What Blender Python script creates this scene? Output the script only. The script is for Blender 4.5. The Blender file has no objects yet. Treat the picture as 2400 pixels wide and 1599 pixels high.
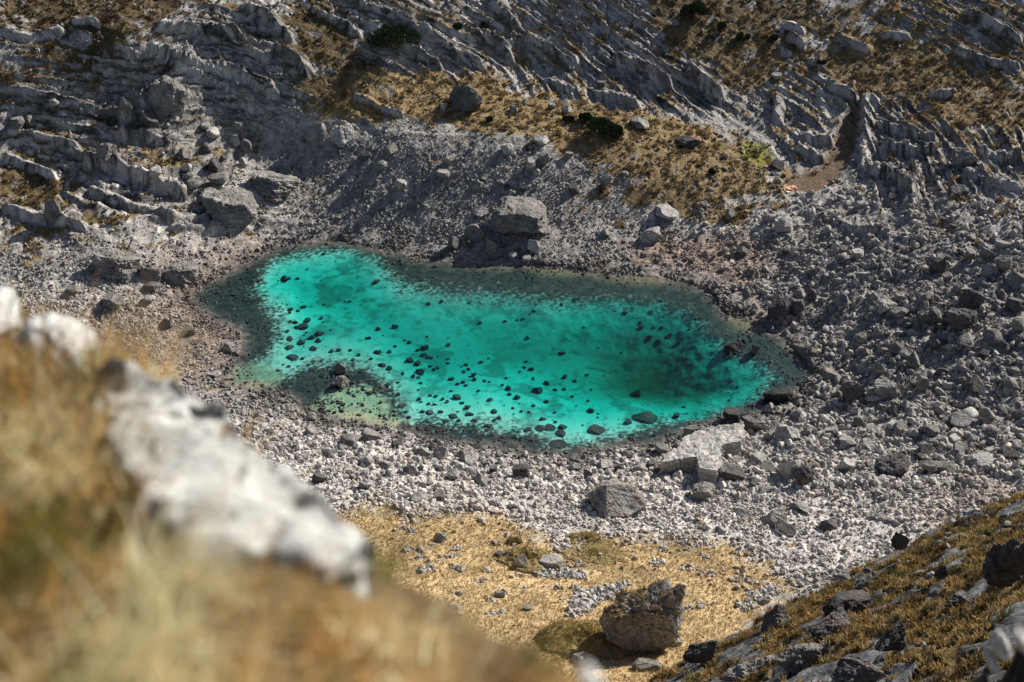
import bpy, bmesh, math, random
import numpy as np
from mathutils import Vector, Euler, Matrix
sc = bpy.context.scene
COL = sc.collection
R = math.radians
# ------------------------------------------------------------------ camera, sky, sun, exposure
HC = 133.0                                   # camera height above the lake
PITCH = R(30.0)
F = 50.0 / 36.0 * 2400.0                     # focal length in photo pixels
cd = bpy.data.cameras.new('camera')
cam = bpy.data.objects.new('camera', cd); COL.objects.link(cam); sc.camera = cam
cd.lens = 50; cd.sensor_width = 36; cd.clip_start = 0.05; cd.clip_end = 3000
cam.location = (0, 0, HC); cam.rotation_euler = (math.pi/2 - PITCH, 0, 0)
cd.dof.use_dof = True; cd.dof.focus_distance = 262.0; cd.dof.aperture_fstop = 3.0
SUN_AZ, SUN_EL = R(51.0), R(33.5)
SUNV = Vector((math.cos(SUN_EL)*math.sin(SUN_AZ), math.cos(SUN_EL)*math.cos(SUN_AZ), math.sin(SUN_EL)))
w = bpy.data.worlds.new('World'); sc.world = w; w.use_nodes = True
nt = w.node_tree; sky = nt.nodes.new('ShaderNodeTexSky'); sky.sky_type = 'NISHITA'; sky.sun_disc = False
sky.sun_elevation = SUN_EL; sky.sun_rotation = SUN_AZ; sky.altitude = 1800; sky.air_density = 1.0; sky.dust_density = 3.0; sky.ozone_density = 0.5
nt.links.new(sky.outputs[0], nt.nodes['Background'].inputs[0]); nt.nodes['Background'].inputs[1].default_value = 0.062
sl = bpy.data.lights.new('sun', 'SUN'); sl.energy = 5.0; sl.angle = R(0.5); sl.color = (1.0, 0.94, 0.84)
so = bpy.data.objects.new('sun', sl); COL.objects.link(so); so.rotation_euler = SUNV.to_track_quat('Z', 'Y').to_euler()
so.location = (100, 200, 300)
sc.view_settings.view_transform = 'Standard'; sc.view_settings.look = 'None'
sc.view_settings.exposure = 0.8; sc.view_settings.gamma = 1.0
sc.render.engine = 'CYCLES'
sc.cycles.use_denoising = True
sc.cycles.max_bounces = 6; sc.cycles.transparent_max_bounces = 8; sc.cycles.volume_bounces = 0
rng = np.random.default_rng(11)
random.seed(5)

# ------------------------------------------------------------------ noise
_perm = np.random.default_rng(3).permutation(256).astype(np.int32)
_perm = np.concatenate([_perm, _perm])
_ga = np.random.default_rng(4).random(256) * 2*np.pi
_gx, _gy = np.cos(_ga).astype(np.float32), np.sin(_ga).astype(np.float32)
def perlin(x, y, seed=0):
    x = np.asarray(x, np.float64) + seed*17.37; y = np.asarray(y, np.float64) + seed*9.71
    xi = np.floor(x).astype(np.int64); yi = np.floor(y).astype(np.int64)
    xf = (x-xi).astype(np.float32); yf = (y-yi).astype(np.float32)
    xi &= 255; yi &= 255
    u = xf*xf*xf*(xf*(xf*6-15)+10); v = yf*yf*yf*(yf*(yf*6-15)+10)
    def g(ix, iy, dx, dy):
        h = _perm[_perm[ix & 255] + (iy & 255)]
        return _gx[h]*dx + _gy[h]*dy
    a = g(xi, yi, xf, yf); b = g(xi+1, yi, xf-1, yf); c = g(xi, yi+1, xf, yf-1); d = g(xi+1, yi+1, xf-1, yf-1)
    return 1.5*((a*(1-u)+b*u)*(1-v) + (c*(1-u)+d*u)*v)
def fbm(x, y, o=4, seed=0, gain=0.5):
    s = 0; a = 1.0; n = 0
    for i in range(o):
        s = s + a*perlin(x*2.03**i, y*2.03**i, seed+i*3); n += a; a *= gain
    return s/n
def worley(x, y, seed=0):
    x = np.asarray(x, np.float64)+seed*31.7; y = np.asarray(y, np.float64)+seed*13.3
    xi = np.floor(x).astype(np.int64); yi = np.floor(y).astype(np.int64)
    f1 = np.full(x.shape, 9.0, np.float32); f2 = f1.copy(); cid = np.zeros(x.shape, np.int32)
    for i in (-1, 0, 1):
        for j in (-1, 0, 1):
            h = _perm[_perm[(xi+i) & 255] + ((yi+j) & 255)]
            px = (_perm[h]/255.0); py = (_perm[h+128 & 511]/255.0)
            d = np.hypot(xi+i+px-x, yi+j+py-y).astype(np.float32)
            m = d < f1
            f2 = np.where(m, f1, np.minimum(f2, d)); cid = np.where(m, h, cid); f1 = np.where(m, d, f1)
    return f1, f2, cid/255.0
def sstep(a, b, x):
    t = np.clip((x-a)/(b-a), 0, 1); return t*t*(3-2*t)

# ------------------------------------------------------------------ photo geometry
cth, sth = math.cos(PITCH), math.sin(PITCH)
def proj(x, y, z):
    zz = z - HC
    d = y*cth - zz*sth; up = y*sth + zz*cth
    return 1200 + F*x/d, 799.5 - F*up/d, d
def ray(u, v):
    a = (u-1200)/F; b = (799.5-v)/F
    return np.array([a, cth + b*sth, -sth + b*cth])
def at_z(u, v, z):
    r = ray(u, v); t = (z-HC)/r[2]; return r[0]*t, r[1]*t, z
def at_t(u, v, t):
    r = ray(u, v); r = r/np.linalg.norm(r); return r[0]*t, r[1]*t, HC + r[2]*t
def inpoly(u, v, P):
    P = np.asarray(P, float); ins = np.zeros(u.shape, bool); n = len(P)
    for i in range(n):
        x1, y1 = P[i]; x2, y2 = P[(i+1) % n]
        if y1 == y2: continue
        c = (y1 > v) != (y2 > v)
        ins ^= c & (u < (x2-x1)*(v-y1)/(y2-y1)+x1)
    return ins
def polydist(u, v, P, closed=True):
    P = np.asarray(P, float); n = len(P); d = np.full(u.shape, 1e9)
    for i in range(n if closed else n-1):
        a = P[i]; b = P[(i+1) % n]; e = b-a; L = e@e
        t = np.clip(((u-a[0])*e[0]+(v-a[1])*e[1])/L, 0, 1)
        d = np.minimum(d, np.hypot(u-a[0]-t*e[0], v-a[1]-t*e[1]))
    return d
def sdist(u, v, P):                         # signed pixel distance, positive inside
    d = polydist(u, v, P); return np.where(inpoly(u, v, P), d, -d)
def splat(u, v, pts, default=0.0, wd=0.02):
    s = np.full(u.shape, default*wd); n = np.full(u.shape, wd)
    for (a, b, ru, rv, val) in pts:
        k = np.exp(-((u-a)/ru)**2 - ((v-b)/rv)**2); s += k*val; n += k
    return s/n

LAKE = [(440,695),(520,640),(610,600),(660,575),(720,572),(790,558),(870,578),(960,603),(1060,615),(1160,622),(1250,612),(1330,628),(1450,642),(1560,652),(1640,668),(1680,700),(1700,740),(1760,760),(1820,780),(1880,830),(1912,870),(1890,905),(1860,925),(1830,952),(1790,972),(1700,988),(1620,1015),(1560,1042),(1480,1052),(1400,1064),(1340,1078),(1260,1073),(1180,1058),(1100,1050),(1000,1034),(950,1012),(900,1003),(850,992),(780,988),(720,975),(690,945),(640,925),(590,912),(530,905),(535,870),(555,835),(570,800),(560,780),(505,760),(465,730)]
TURQ = [(600,650),(650,602),(740,585),(830,575),(880,600),(950,664),(1060,684),(1160,684),(1300,698),(1450,698),(1570,708),(1640,748),(1680,800),(1740,830),(1800,860),(1835,890),(1800,925),(1760,962),(1660,988),(1560,1010),(1500,1022),(1420,1050),(1330,1065),(1250,1040),(1150,1020),(1060,1010),(960,1002),(930,970),(895,920),(860,885),(800,872),(740,872),(680,900),(600,890),(572,860),(620,820),(640,780),(630,740),(590,700)]
SAND = [(715,962),(760,928),(860,908),(900,935),(955,990),(930,1003),(860,992),(790,978)]
SANDL = [(540,870),(600,850),(660,880),(650,915),(590,908),(530,900)]
MEADOW = [(880,1180),(960,1195),(1060,1200),(1180,1215),(1240,1250),(1320,1275),(1420,1262),(1530,1262),(1600,1272),(1700,1275),(1760,1310),(1800,1345),(1870,1375),(1830,1400),(1770,1440),(1700,1520),(1750,1700),(1100,1700),(800,1500),(700,1200)]

CP = []                                      # (x, y, z) of the smooth valley surface
def add(u, v, z): CP.append(at_z(u, v, z))
for p in LAKE[::3]: add(p[0], p[1], 0.0)
for u, v in [(700,700),(900,700),(1100,750),(1300,750),(1500,780),(1650,830),(900,850),(1100,880),(1300,950),(1500,950),(1700,900)]: add(u, v, -1.0)
for u, L in {
 -500: [(1100,14),(700,12),(560,18),(400,26),(250,34),(100,44),(0,50),(-200,62)],
 0: [(1300,25),(1000,9),(850,5.5),(700,5),(560,9.5),(400,16),(250,25),(100,36),(0,41),(-200,54)],
 300: [(850,2.2),(760,1.6),(660,4),(560,8),(450,12),(330,18),(250,23),(100,35),(0,40),(-200,52)],
 600: [(1600,32),(1300,12),(1000,2),(540,3),(450,8),(300,15.5),(250,20),(100,32),(0,38),(-200,49)],
 950: [(1400,14),(1200,6),(1080,2),(520,3),(420,9),(320,15),(280,17),(200,21),(100,28),(0,36),(-200,49)],
 1200: [(1600,22),(1400,11),(1250,6),(1120,2),(560,2.5),(450,8),(350,14),(300,16),(230,18),(150,21.5),(0,33),(-200,48)],
 1500: [(1600,20),(1450,11),(1300,6.5),(1120,2.2),(590,1.2),(530,3),(430,9),(350,13),(280,15),(150,22),(0,33),(-200,48)],
 1800: [(1600,20),(1450,10),(1250,5),(1050,2),(620,2),(520,4.5),(450,7),(370,8.2),(250,14),(100,24),(0,31),(-200,45)],
 2100: [(1400,12),(1100,4.5),(920,3),(750,6),(600,8.5),(480,9.8),(400,11),(250,16),(100,24),(0,31),(-200,45)],
 2400: [(1400,16),(1100,6),(900,8),(700,11),(500,14),(350,17),(200,21),(50,29),(-200,45)],
 2900: [(1300,30),(1100,14),(900,15),(700,17),(500,20),(350,23),(200,27),(50,34),(-200,48)]}.items():
    for v, z in L: add(u, v, z)
CP += [(0,12,100),(-40,12,104),(40,12,100),(0,60,62),(-50,60,68),(60,60,66),(0,100,34),(-70,110,40),
       (-250,450,120),(-80,450,118),(80,450,112),(250,450,116)]
CP = np.array(CP)
def _phi(r2): return r2*np.log(r2+1e-9)
_S = 100.0
_X = CP[:, :2]/_S
_A = _phi(((_X[:, None]-_X[None])**2).sum(-1)) + np.eye(len(CP))*0.0006
_Pm = np.c_[np.ones(len(CP)), _X]
_M = np.block([[_A, _Pm], [_Pm.T, np.zeros((3, 3))]])
_sol = np.linalg.solve(_M, np.r_[CP[:, 2], np.zeros(3)])
def valley(x, y):
    x = np.ravel(x)/_S; y = np.ravel(y)/_S; out = np.empty(x.shape)
    for i in range(0, len(x), 40000):
        q = np.c_[x[i:i+40000], y[i:i+40000]]
        r2 = ((q[:, None]-_X[None])**2).sum(-1)
        out[i:i+40000] = _phi(r2) @ _sol[:-3] + _sol[-3] + q @ _sol[-2:]
    return out

# spur on the near right: a tilted slope that ends at a crest and drops away behind it
_sp = np.array([at_t(1650,1590,118), at_t(2400,1599,78), at_t(2400,1300,122), at_t(1950,1420,128), at_t(2150,1300,136), at_t(2000,1599,95)])
_spc = np.linalg.lstsq(np.c_[_sp[:, :2], np.ones(len(_sp))], _sp[:, 2], rcond=None)[0]
CREST = np.array([at_t(1330,1680,118)[:2], at_t(1560,1580,130)[:2], at_t(1770,1475,134)[:2], at_t(1800,1418,138)[:2], at_t(1930,1335,141)[:2], at_t(2120,1245,148)[:2], at_t(2260,1215,156)[:2], at_t(2420,1170,160)[:2], at_t(2900,1060,170)[:2]])

# ------------------------------------------------------------------ terrain grid
NC, NR = 1340, 1330
ys = np.concatenate([np.linspace(10, 45, 60, endpoint=False), np.linspace(45, 160, 420, endpoint=False), np.linspace(160, 365, 810, endpoint=False), np.linspace(365, 470, 40)])
NR = len(ys)
av = np.linspace(-0.475, 0.475, NC)
Y = np.repeat(ys[:, None], NC, 1)
X = av[None]*(Y*cth + (HC-8)*sth)
ri = np.linspace(0, NR-1, 170); ci = np.linspace(0, NC-1, 120)
yc = np.interp(ri, np.arange(NR), ys); ac = np.interp(ci, np.arange(NC), av)
Yc = np.repeat(yc[:, None], 120, 1); Xc = ac[None]*(Yc*cth+(HC-8)*sth)
Zc = valley(Xc, Yc).reshape(Yc.shape)
fr = np.interp(ys, yc, np.arange(170)); fc = np.interp(av, ac, np.arange(120))
r0 = np.clip(fr.astype(int), 0, 168); c0 = np.clip(fc.astype(int), 0, 118)
fr = (fr-r0)[:, None]; fc = (fc-c0)[None]
Z = (Zc[r0][:, c0]*(1-fc)+Zc[r0][:, c0+1]*fc)*(1-fr) + (Zc[r0+1][:, c0]*(1-fc)+Zc[r0+1][:, c0+1]*fc)*fr
# spur
dcr = polydist(X, Y, CREST, closed=False)
_yc = np.interp(X, CREST[:, 0], CREST[:, 1])
dcr = np.where(Y > _yc, dcr, -dcr) + 2.2*fbm(X/9, Y/9, 3, 41)
ZS = _spc[0]*X + _spc[1]*Y + _spc[2]
ZS = ZS + 1.6*fbm(X/14, Y/14, 4, 43) - np.where(dcr > 0, 1.35*dcr, 0.0) - 0.05*np.maximum(dcr+6, 0)**1.3
spur = ZS > Z
SPM = sstep(-1.5, 1.0, ZS-Z)
Z = np.maximum(Z, ZS)
U, V, D = proj(X, Y, Z)
wob = fbm(X/9, Y/9, 4, 1)*26 + fbm(X/2.2, Y/2.2, 3, 2)*9          # ragged edges
Uw = U + wob; Vw = V + 0.55*np.roll(wob, 301, 1)

offl = 1-SPM
sdl = sdist(U + 10*fbm(X/4, Y/4, 3, 7), V + 5*fbm(X/3, Y/3, 3, 8), LAKE)
sdt = sdist(U + 26*fbm(X/5, Y/5, 4, 9), V + 16*fbm(X/4, Y/4, 4, 10), TURQ)
lake_m = sstep(-3, 3, sdl)*offl
mead = sstep(-22, 26, sdist(Uw, Vw, MEADOW) + 34*fbm(X/2.2, Y/2.2, 4, 12))*offl
hill = sstep(640, 540, V)                                        # far side
# --- painted maps: how grassy, how stratified, how heathery the far hillside is
GR = splat(Uw, Vw, [(150,40,90,40,.62),(260,60,80,60,.7),(120,120,90,40,.55),(20,150,50,60,.5),(350,130,50,40,.4),(420,30,60,30,.45),(100,230,90,25,.5),(60,330,70,30,.42),(60,440,60,35,.6),(330,330,80,30,.3),(400,370,60,25,.42),(550,160,90,60,.1),(560,90,50,25,.4),(600,40,70,40,.15),(705,80,35,60,.7),(765,130,55,60,.78),(790,215,55,35,.85),(870,215,60,35,.85),(1000,190,80,25,.75),(960,245,90,22,.85),(1100,200,50,20,.75),(880,40,70,40,.4),(1000,40,60,40,.4),(1000,130,80,35,.15),(1110,110,60,50,.3),(1250,100,70,40,.45),(1400,60,80,50,.35),(1180,270,100,25,.9),(1350,290,90,28,.92),(1500,335,90,30,.9),(1600,345,60,25,.85),(1450,230,80,25,.3),(1320,215,60,20,.35),(1250,195,60,20,.2),(1550,190,80,40,.2),(1650,220,40,30,.15),(1680,50,90,60,.8),(1800,60,80,50,.66),(1750,150,80,40,.66),(1900,110,70,50,.55),(2050,130,70,50,.82),(2150,180,80,40,.9),(2100,50,70,40,.5),(2300,60,80,50,.45),(2260,250,90,40,.75),(2360,150,60,50,.5),(2200,310,80,35,.3),(2100,270,50,35,.25),(2050,330,40,60,.02),(1900,230,50,40,.35),(1880,320,40,50,.22),(2200,410,100,35,.15),(2350,380,60,40,.3),(2100,430,80,30,.04),(1600,430,90,50,.72),(1700,440,70,50,.72),(1490,410,70,45,.55),(1390,350,70,25,.7),(1300,420,60,60,.2),(1050,400,120,70,.05),(900,400,100,60,.04),(750,420,90,60,.04),(650,340,90,50,.15),(500,350,80,50,.22),(300,490,120,40,.15),(100,560,90,40,.28),(250,560,80,40,.2),(450,540,90,40,.05),(550,480,90,50,.02),(2300,500,80,30,.22),(2050,600,200,90,.02),(1500,560,150,40,.05),(1250,560,150,40,.02),(200,680,200,60,.06)], 0.05)
GR = np.where(V > 700, np.minimum(GR, .04), GR)
HEATH = splat(Uw, Vw, [(200,60,200,80,1),(100,230,120,40,.7),(60,420,80,60,.7),(740,100,70,90,1),(800,170,40,50,.8),(960,230,120,40,0),(1250,280,250,40,0),(1700,40,140,70,.9),(1750,150,90,40,.6),(2100,130,120,60,.35),(2300,220,120,70,.5),(1900,60,90,60,.6),(1600,430,150,50,.35),(900,30,90,40,.6),(1250,90,150,50,.35),(550,150,120,80,.7),(2380,60,60,80,.7)], .3)
ST = splat(U, V, [(200,60,200,60,.7),(200,280,220,80,1),(250,430,220,70,1),(60,500,100,60,.9),(550,150,120,90,1.15),(540,480,90,40,.8),(330,560,150,40,.8),(950,90,130,80,1.1),(850,240,40,40,.9),(1150,100,80,60,1),(1400,100,90,60,.9),(1350,210,80,30,.9),(1600,200,90,60,1.1),(1480,240,60,25,.9),(1750,60,100,60,.5),(1750,170,80,40,.6),(1900,250,60,50,.9),(1880,330,40,40,.8),(2100,300,80,60,1.1),(2300,360,120,50,1),(2100,430,90,35,1.1),(2300,80,120,70,.9),(2150,170,100,50,.4),(1100,400,300,70,.0),(750,420,90,60,.0),(1150,260,250,30,.1),(1400,310,200,30,.1),(1600,430,150,60,.2),(1950,330,25,90,.0),(1960,420,60,30,.0),(2100,650,300,100,.25),(1400,560,300,40,.05),(300,650,120,35,.7),(250,760,200,50,.05)], .05)*hill*offl
ST = np.where(V > 820, 0, ST)
def saw(s, sharp=0.75):                       # terracing: T(s)-s with unit steps
    f = s - np.floor(s)
    return np.where(f < sharp, f/sharp*0.12, 0.12+(f-sharp)/(1-sharp)*0.88) - f
dip = np.interp(U, [-200,0,400,700,850,1000,1200,1500,1800,2100,2500], [.15,.16,.19,.26,.38,.50,.52,.46,.36,.30,.28])
dX = np.gradient(X, axis=1); DIPX = np.cumsum(dip*dX, axis=1); DIPX -= DIPX[:, NC//2][:, None]
bed = Z + DIPX - 0.08*Y + 1.2*fbm(X/30, Y/30, 3, 21) + 0.22*fbm(X/6, Y/6, 3, 22)
jag = fbm(X/3.5, Y/2.5, 3, 23)
brk = .35 + .65*sstep(-.25, .35, fbm(X/16, Y/9, 3, 24))
ph1 = bed/4.4 + .10*jag; ph2 = bed/1.6 + .14*jag
ph3 = bed/.8 + .16*jag
det = 2.5*saw(ph1, .66)*brk + 1.5*saw(ph2, .62) + .75*saw(ph3, .6)
# joints across the beds
j1, j2, jc = worley(X/5.5, bed/2.2, 25)
joint = sstep(.10, .0, j2-j1)*sstep(-.1, .3, fbm(X/12, Y/12, 3, 28))
f1, f2, cc = worley(X/1.9, bed/1.1, 26)
rock_bump = (cc-.5)*.6*sstep(0, .25, f2-f1)
ridg = (1-2.2*np.abs(fbm(X/2.6, bed/1.5, 4, 29)))*.6
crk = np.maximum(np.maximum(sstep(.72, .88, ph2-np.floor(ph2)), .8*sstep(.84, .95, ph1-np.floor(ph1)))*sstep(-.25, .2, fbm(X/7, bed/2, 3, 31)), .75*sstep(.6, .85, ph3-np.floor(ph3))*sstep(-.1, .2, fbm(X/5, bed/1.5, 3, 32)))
soft = sstep(.35, .7, GR + .35*fbm(X/7, Y/7, 4, 27))
Z0 = Z.copy()
Z = Z + ST*(1-.65*soft)*(det + 1.0 - .45*joint + rock_bump*1.0 + .3*ridg)
# explicit ledges traced from the photo
LEDGES = [([(0,212),(120,235),(250,272),(330,302)],2.2,22),([(0,316),(136,343),(194,367)],2.6,24),([(190,384),(272,405),(357,439),(442,462)],4.6,30),([(0,377),(85,405),(136,428)],3,24),([(197,449),(289,483),(357,503),(420,528)],2.6,22),([(0,496),(68,513),(136,530),(210,548)],2.6,22),([(248,282),(306,294),(360,310)],2,18),([(245,316),(340,326),(408,345)],2.6,20),([(340,122),(442,163),(578,194),(663,238)],3.6,26),([(357,75),(476,82),(578,88)],3.4,30),([(380,150),(500,200),(600,235)],2.5,18),([(800,7),(902,34),(963,61),(1011,102)],2.6,20),([(860,60),(960,120),(1040,165)],2.6,20),([(720,20),(800,60),(850,95)],2.4,18),([(1140,3),(1184,41),(1208,75)],3,24),([(977,68),(1072,136),(1140,172)],2.8,22),([(1099,82),(1174,112),(1203,152)],2.6,20),([(1218,92),(1293,126),(1358,163)],2.6,22),([(1429,146),(1514,177),(1582,221)],3.4,26),([(1269,190),(1361,226)],2,18),([(1378,221),(1514,260)],2.6,22),([(1600,168),(1651,211),(1694,247)],4,34),([(1830,60),(1890,85)],2.4,18),([(1840,90),(1890,118)],3,24),([(1950,90),(2050,135)],2.5,22),([(2060,90),(2140,92)],2,18),([(2250,30),(2330,70),(2400,110)],3,24),([(2230,120),(2300,150),(2400,165)],2.4,20),([(2027,222),(2022,300),(2018,400)],3.0,36),([(1818,225),(1812,300)],3,26),([(1930,205),(1985,222),(2000,245)],2.6,26),([(1870,330),(1960,345)],3,26),([(1860,355),(1900,375),(1945,378)],2.6,22),([(2040,300),(2130,320),(2200,345)],2.8,24),([(2060,350),(2140,362),(2200,360)],2.6,22),([(2020,400),(2080,420),(2140,450),(2110,490)],3,30),([(2290,360),(2340,375),(2400,380)],2.4,20),([(2250,410),(2330,440),(2400,450)],2.2,20),([(2170,230),(2240,225)],2.4,20),([(0,80),(70,95),(160,70)],2.2,22),([(160,55),(240,62)],2,18),([(560,20),(640,60),(690,110)],3,26),([(640,120),(700,150),(720,190)],3,26),([(820,225),(900,262),(950,275)],2,18),([(1900,500),(2000,540),(2090,560)],1.6,26),([(380,540),(480,548),(600,535)],1.8,16),([(330,520),(450,520),(560,505)],1.6,15)]
lj = 6*fbm(X/5.0, Y/5.0, 4, 30) + 1.5*jag
for P, h, wd in LEDGES:
    P = np.array(P, float); u0, v0 = P.min(0)-wd-30; u1, v1 = P.max(0)+wd+30
    rr, cs = np.where((U > u0) & (U < u1) & (V > v0) & (V < v1))
    if not len(rr): continue
    a, b = rr.min(), rr.max()+1; c, d = cs.min(), cs.max()+1
    uu, vv = U[a:b, c:d], V[a:b, c:d] + lj[a:b, c:d]
    best = np.full(uu.shape, 1e9); sg = np.zeros(uu.shape); end = np.zeros(uu.shape)
    for i in range(len(P)-1):
        e = P[i+1]-P[i]; L = e@e
        t0 = ((uu-P[i, 0])*e[0]+(vv-P[i, 1])*e[1])/L; t = np.clip(t0, 0, 1)
        q = np.hypot(uu-P[i, 0]-t*e[0], vv-P[i, 1]-t*e[1])
        cr = e[0]*(vv-P[i, 1]) - e[1]*(uu-P[i, 0])
        m = q < best; best = np.where(m, q, best); sg = np.where(m, np.sign(cr), sg)
        tl = i + t; fade = sstep(0, .25, tl)*sstep(len(P)-1, len(P)-1.25, tl); end = np.where(m, fade, end)
    s = best*sg                                # negative = upper side
    prof = np.where(s < 0, np.clip(1+s/wd, 0, 1)**.8, np.clip(1-s/(4+.05*wd), 0, 1))*end
    Z[a:b, c:d] += .75*h*prof
    ST[a:b, c:d] = np.maximum(ST[a:b, c:d], .9*prof)
    GR[a:b, c:d] -= .5*np.where(s > -wd*.55, prof, 0)
# general roughness
scree = np.clip(1-GR*1.3-ST*.6, 0, 1)*(1-mead)*offl
big = splat(U, V, [(2150,650,280,140,1),(2050,900,250,120,.9),(1900,500,120,60,.6),(1950,1080,350,60,.7),(1200,1090,500,50,.5),(200,700,250,60,.5),(1050,430,300,80,.3)], .15)
Z += scree*big*(2.1*fbm(X/7.5, Y/7.5, 4, 50) + .5*np.abs(fbm(X/2.2, Y/2.2, 3, 51)))
Z += .35*fbm(X/4, Y/4, 4, 52)*(1-lake_m)*(1-.6*mead) + .5*mead*fbm(X/9, Y/9, 3, 53)
w1, w2, wc = worley(X/.95, Y/.95, 54)
Z += scree*.45*(wc-.35)*sstep(0, .35, w2-w1)*(.5+.5*big)
# humps on grass: tussocks
tus = np.clip(GR, 0, 1)*hill*offl
g1, g2, gc = worley(X/1.5, Y/1.5, 56)
Z += tus*.55*(.6-g1)*(.4+.6*gc)
h1, h2, hc_ = worley(X/1.1, Y/1.1, 58)
SPR = SPM
spr_rock = sstep(.11, .21, fbm((X*.75-Y*.65)/3.0, (X*.65+Y*.75)/5.2, 5, 60) + .20*sstep(-5, -1, dcr)*sstep(3, 0, dcr) + .22*sstep(1450, 1620, V))*SPM
Z += SPM*(1-spr_rock)*(.85*(.6-h1)*(.3+.7*hc_) + .5*fbm(X/2.5, Y/2.5, 3, 61))
sbed = .8*Y - .55*X + 1.3*Z0 + 1.2*fbm(X/6, Y/6, 3, 62)
Z += spr_rock*(.9*saw(sbed/2.6+.2*jag, .6)+.5*saw(sbed/.9+.2*jag, .6)+.7+.5*rock_bump)
# lake bed and beach
shore = np.clip(sdl, -60, 400)
zb_beach = np.maximum(Z, 0.10 + np.maximum(-shore, 0)*.012)
DEEP = splat(U, V, [(1620,850,220,110,8.0),(1500,760,160,60,5.6),(1670,800,110,70,8.0),(1760,900,70,50,3.0),(1250,760,150,50,3.3),(1400,960,140,50,1.7),(1150,930,160,60,1.4),(1280,1020,130,30,1.2),(900,670,130,50,2.6),(720,640,80,40,2.8),(760,800,80,50,1.5),(1000,830,120,50,1.9),(950,960,60,30,1.0),(620,870,60,30,.7),(1330,860,90,50,2.0)], 2.0)
depth = DEEP*.74*sstep(-8, 175, sdt)**.8 + .17*sstep(0, 40, sdl) + .05*fbm(X/3, Y/3, 4, 70)
depth *= sstep(0, 26, sdl)
zb = -.05 - depth + .12*(wc-.4)*sstep(0, .3, w2-w1)*sstep(15, -15, sdt)
Z = np.where(sdl > 0, np.where(offl > .5, zb, Z), np.where(offl > .5, np.maximum(Z, .04-.0+np.minimum(-sdl, 60)*.012), Z))
GULLY = [(1990,235),(2014,250),(2010,330),(1988,385),(1955,425),(1920,455),(1835,442),(1850,412),(1915,392),(1955,345),(1972,290)]
gu = sstep(-8, 8, sdist(Uw*.4+U*.6, Vw*.4+V*.6, GULLY))
Z = Z*(1-.85*gu) + (Z0-.6+.15*jag)*.85*gu
for hu, hv in [(1926,460),(2003,522),(2062,503)]:
    km = np.exp(-((U-hu)/20)**2-((V-hv)/13)**2)*hill; Z = Z*(1-km)+(Z0+.9)*km
# flat trail across the far hillside
TRAIL = [(700,294),(740,290),(790,282),(850,298),(900,305),(960,310),(1030,316),(1110,317)]
tr = sstep(5, 2, polydist(U, V + 3*fbm(X/4, Y/4, 2, 75), TRAIL, False))
TR2 = [(1700,478),(1780,462),(1850,462),(1930,462)]
tr2 = sstep(18, 7, polydist(U, V, TR2, False))
Z = Z*(1-.4*tr) + (Z0+.3)*.4*tr
# ------------------------------------------------------------------ terrain colours (materials, plus sun and shade painted into the scree)
def c3(*c): return np.array(c, np.float32)
def mixc(A, B, m): return A*(1-m[..., None]) + B*m[..., None]
n1 = fbm(X/14, Y/14, 4, 80); n2 = fbm(X/1.8, Y/1.8, 4, 81); n3 = fbm(X/.7, Y/.7, 2, 82)
Cc = np.empty(X.shape+(3,), np.float32)
stone = .36 + .16*n1 + .20*n2 + .12*(cc-.5)
Cc[:] = c3(1, .94, .875); Cc *= np.clip(stone, .1, .7)[..., None]
lich = sstep(.15, .5, fbm(X/2.6+bed*.3, bed*.6, 4, 83))*np.clip(ST, 0, 1)
Cc = mixc(Cc, c3(.10,.10,.105)*np.ones_like(Cc), .75*lich)
Cc = mixc(Cc, c3(.05,.05,.055)*np.ones_like(Cc), .75*joint*np.clip(ST, 0, 1))
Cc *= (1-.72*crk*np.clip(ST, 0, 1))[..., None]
# scree, per stone tones
st = np.clip(.14 + .18*wc + .06*n1 + .08*n2, .05, .4)
lit_scree = splat(U, V, [(1200,1120,600,70,1),(1750,1200,300,80,1),(2000,1080,250,50,.6),(1050,430,250,80,-.1),(2150,700,250,150,-.05),(100,740,150,50,.6),(1750,490,120,30,.8)], 0)  # scree paler where sunlit, darker in shade, put into its colour
Cs = c3(1, .94, .875)*(st*(1+.75*np.clip(lit_scree, -.3, 1)))[..., None]
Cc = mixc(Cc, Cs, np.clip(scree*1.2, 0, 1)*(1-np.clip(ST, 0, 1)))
red = splat(Uw, Vw, [(1640,595,110,25,1),(560,585,60,25,.75),(450,600,60,25,.5),(1720,620,40,40,.8),(380,810,120,60,.85),(280,760,60,40,.7),(2330,1200,110,40,.7),(480,690,60,30,.8),(1790,770,50,30,.4)], 0, .12)
Cc = mixc(Cc, (c3(.27,.195,.155)*(.75+.8*(wc-.4)+.3*n2)[..., None]).astype(np.float32), np.clip(red*1.1, 0, .9)*(1-np.clip(ST, 0, 1)))
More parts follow.
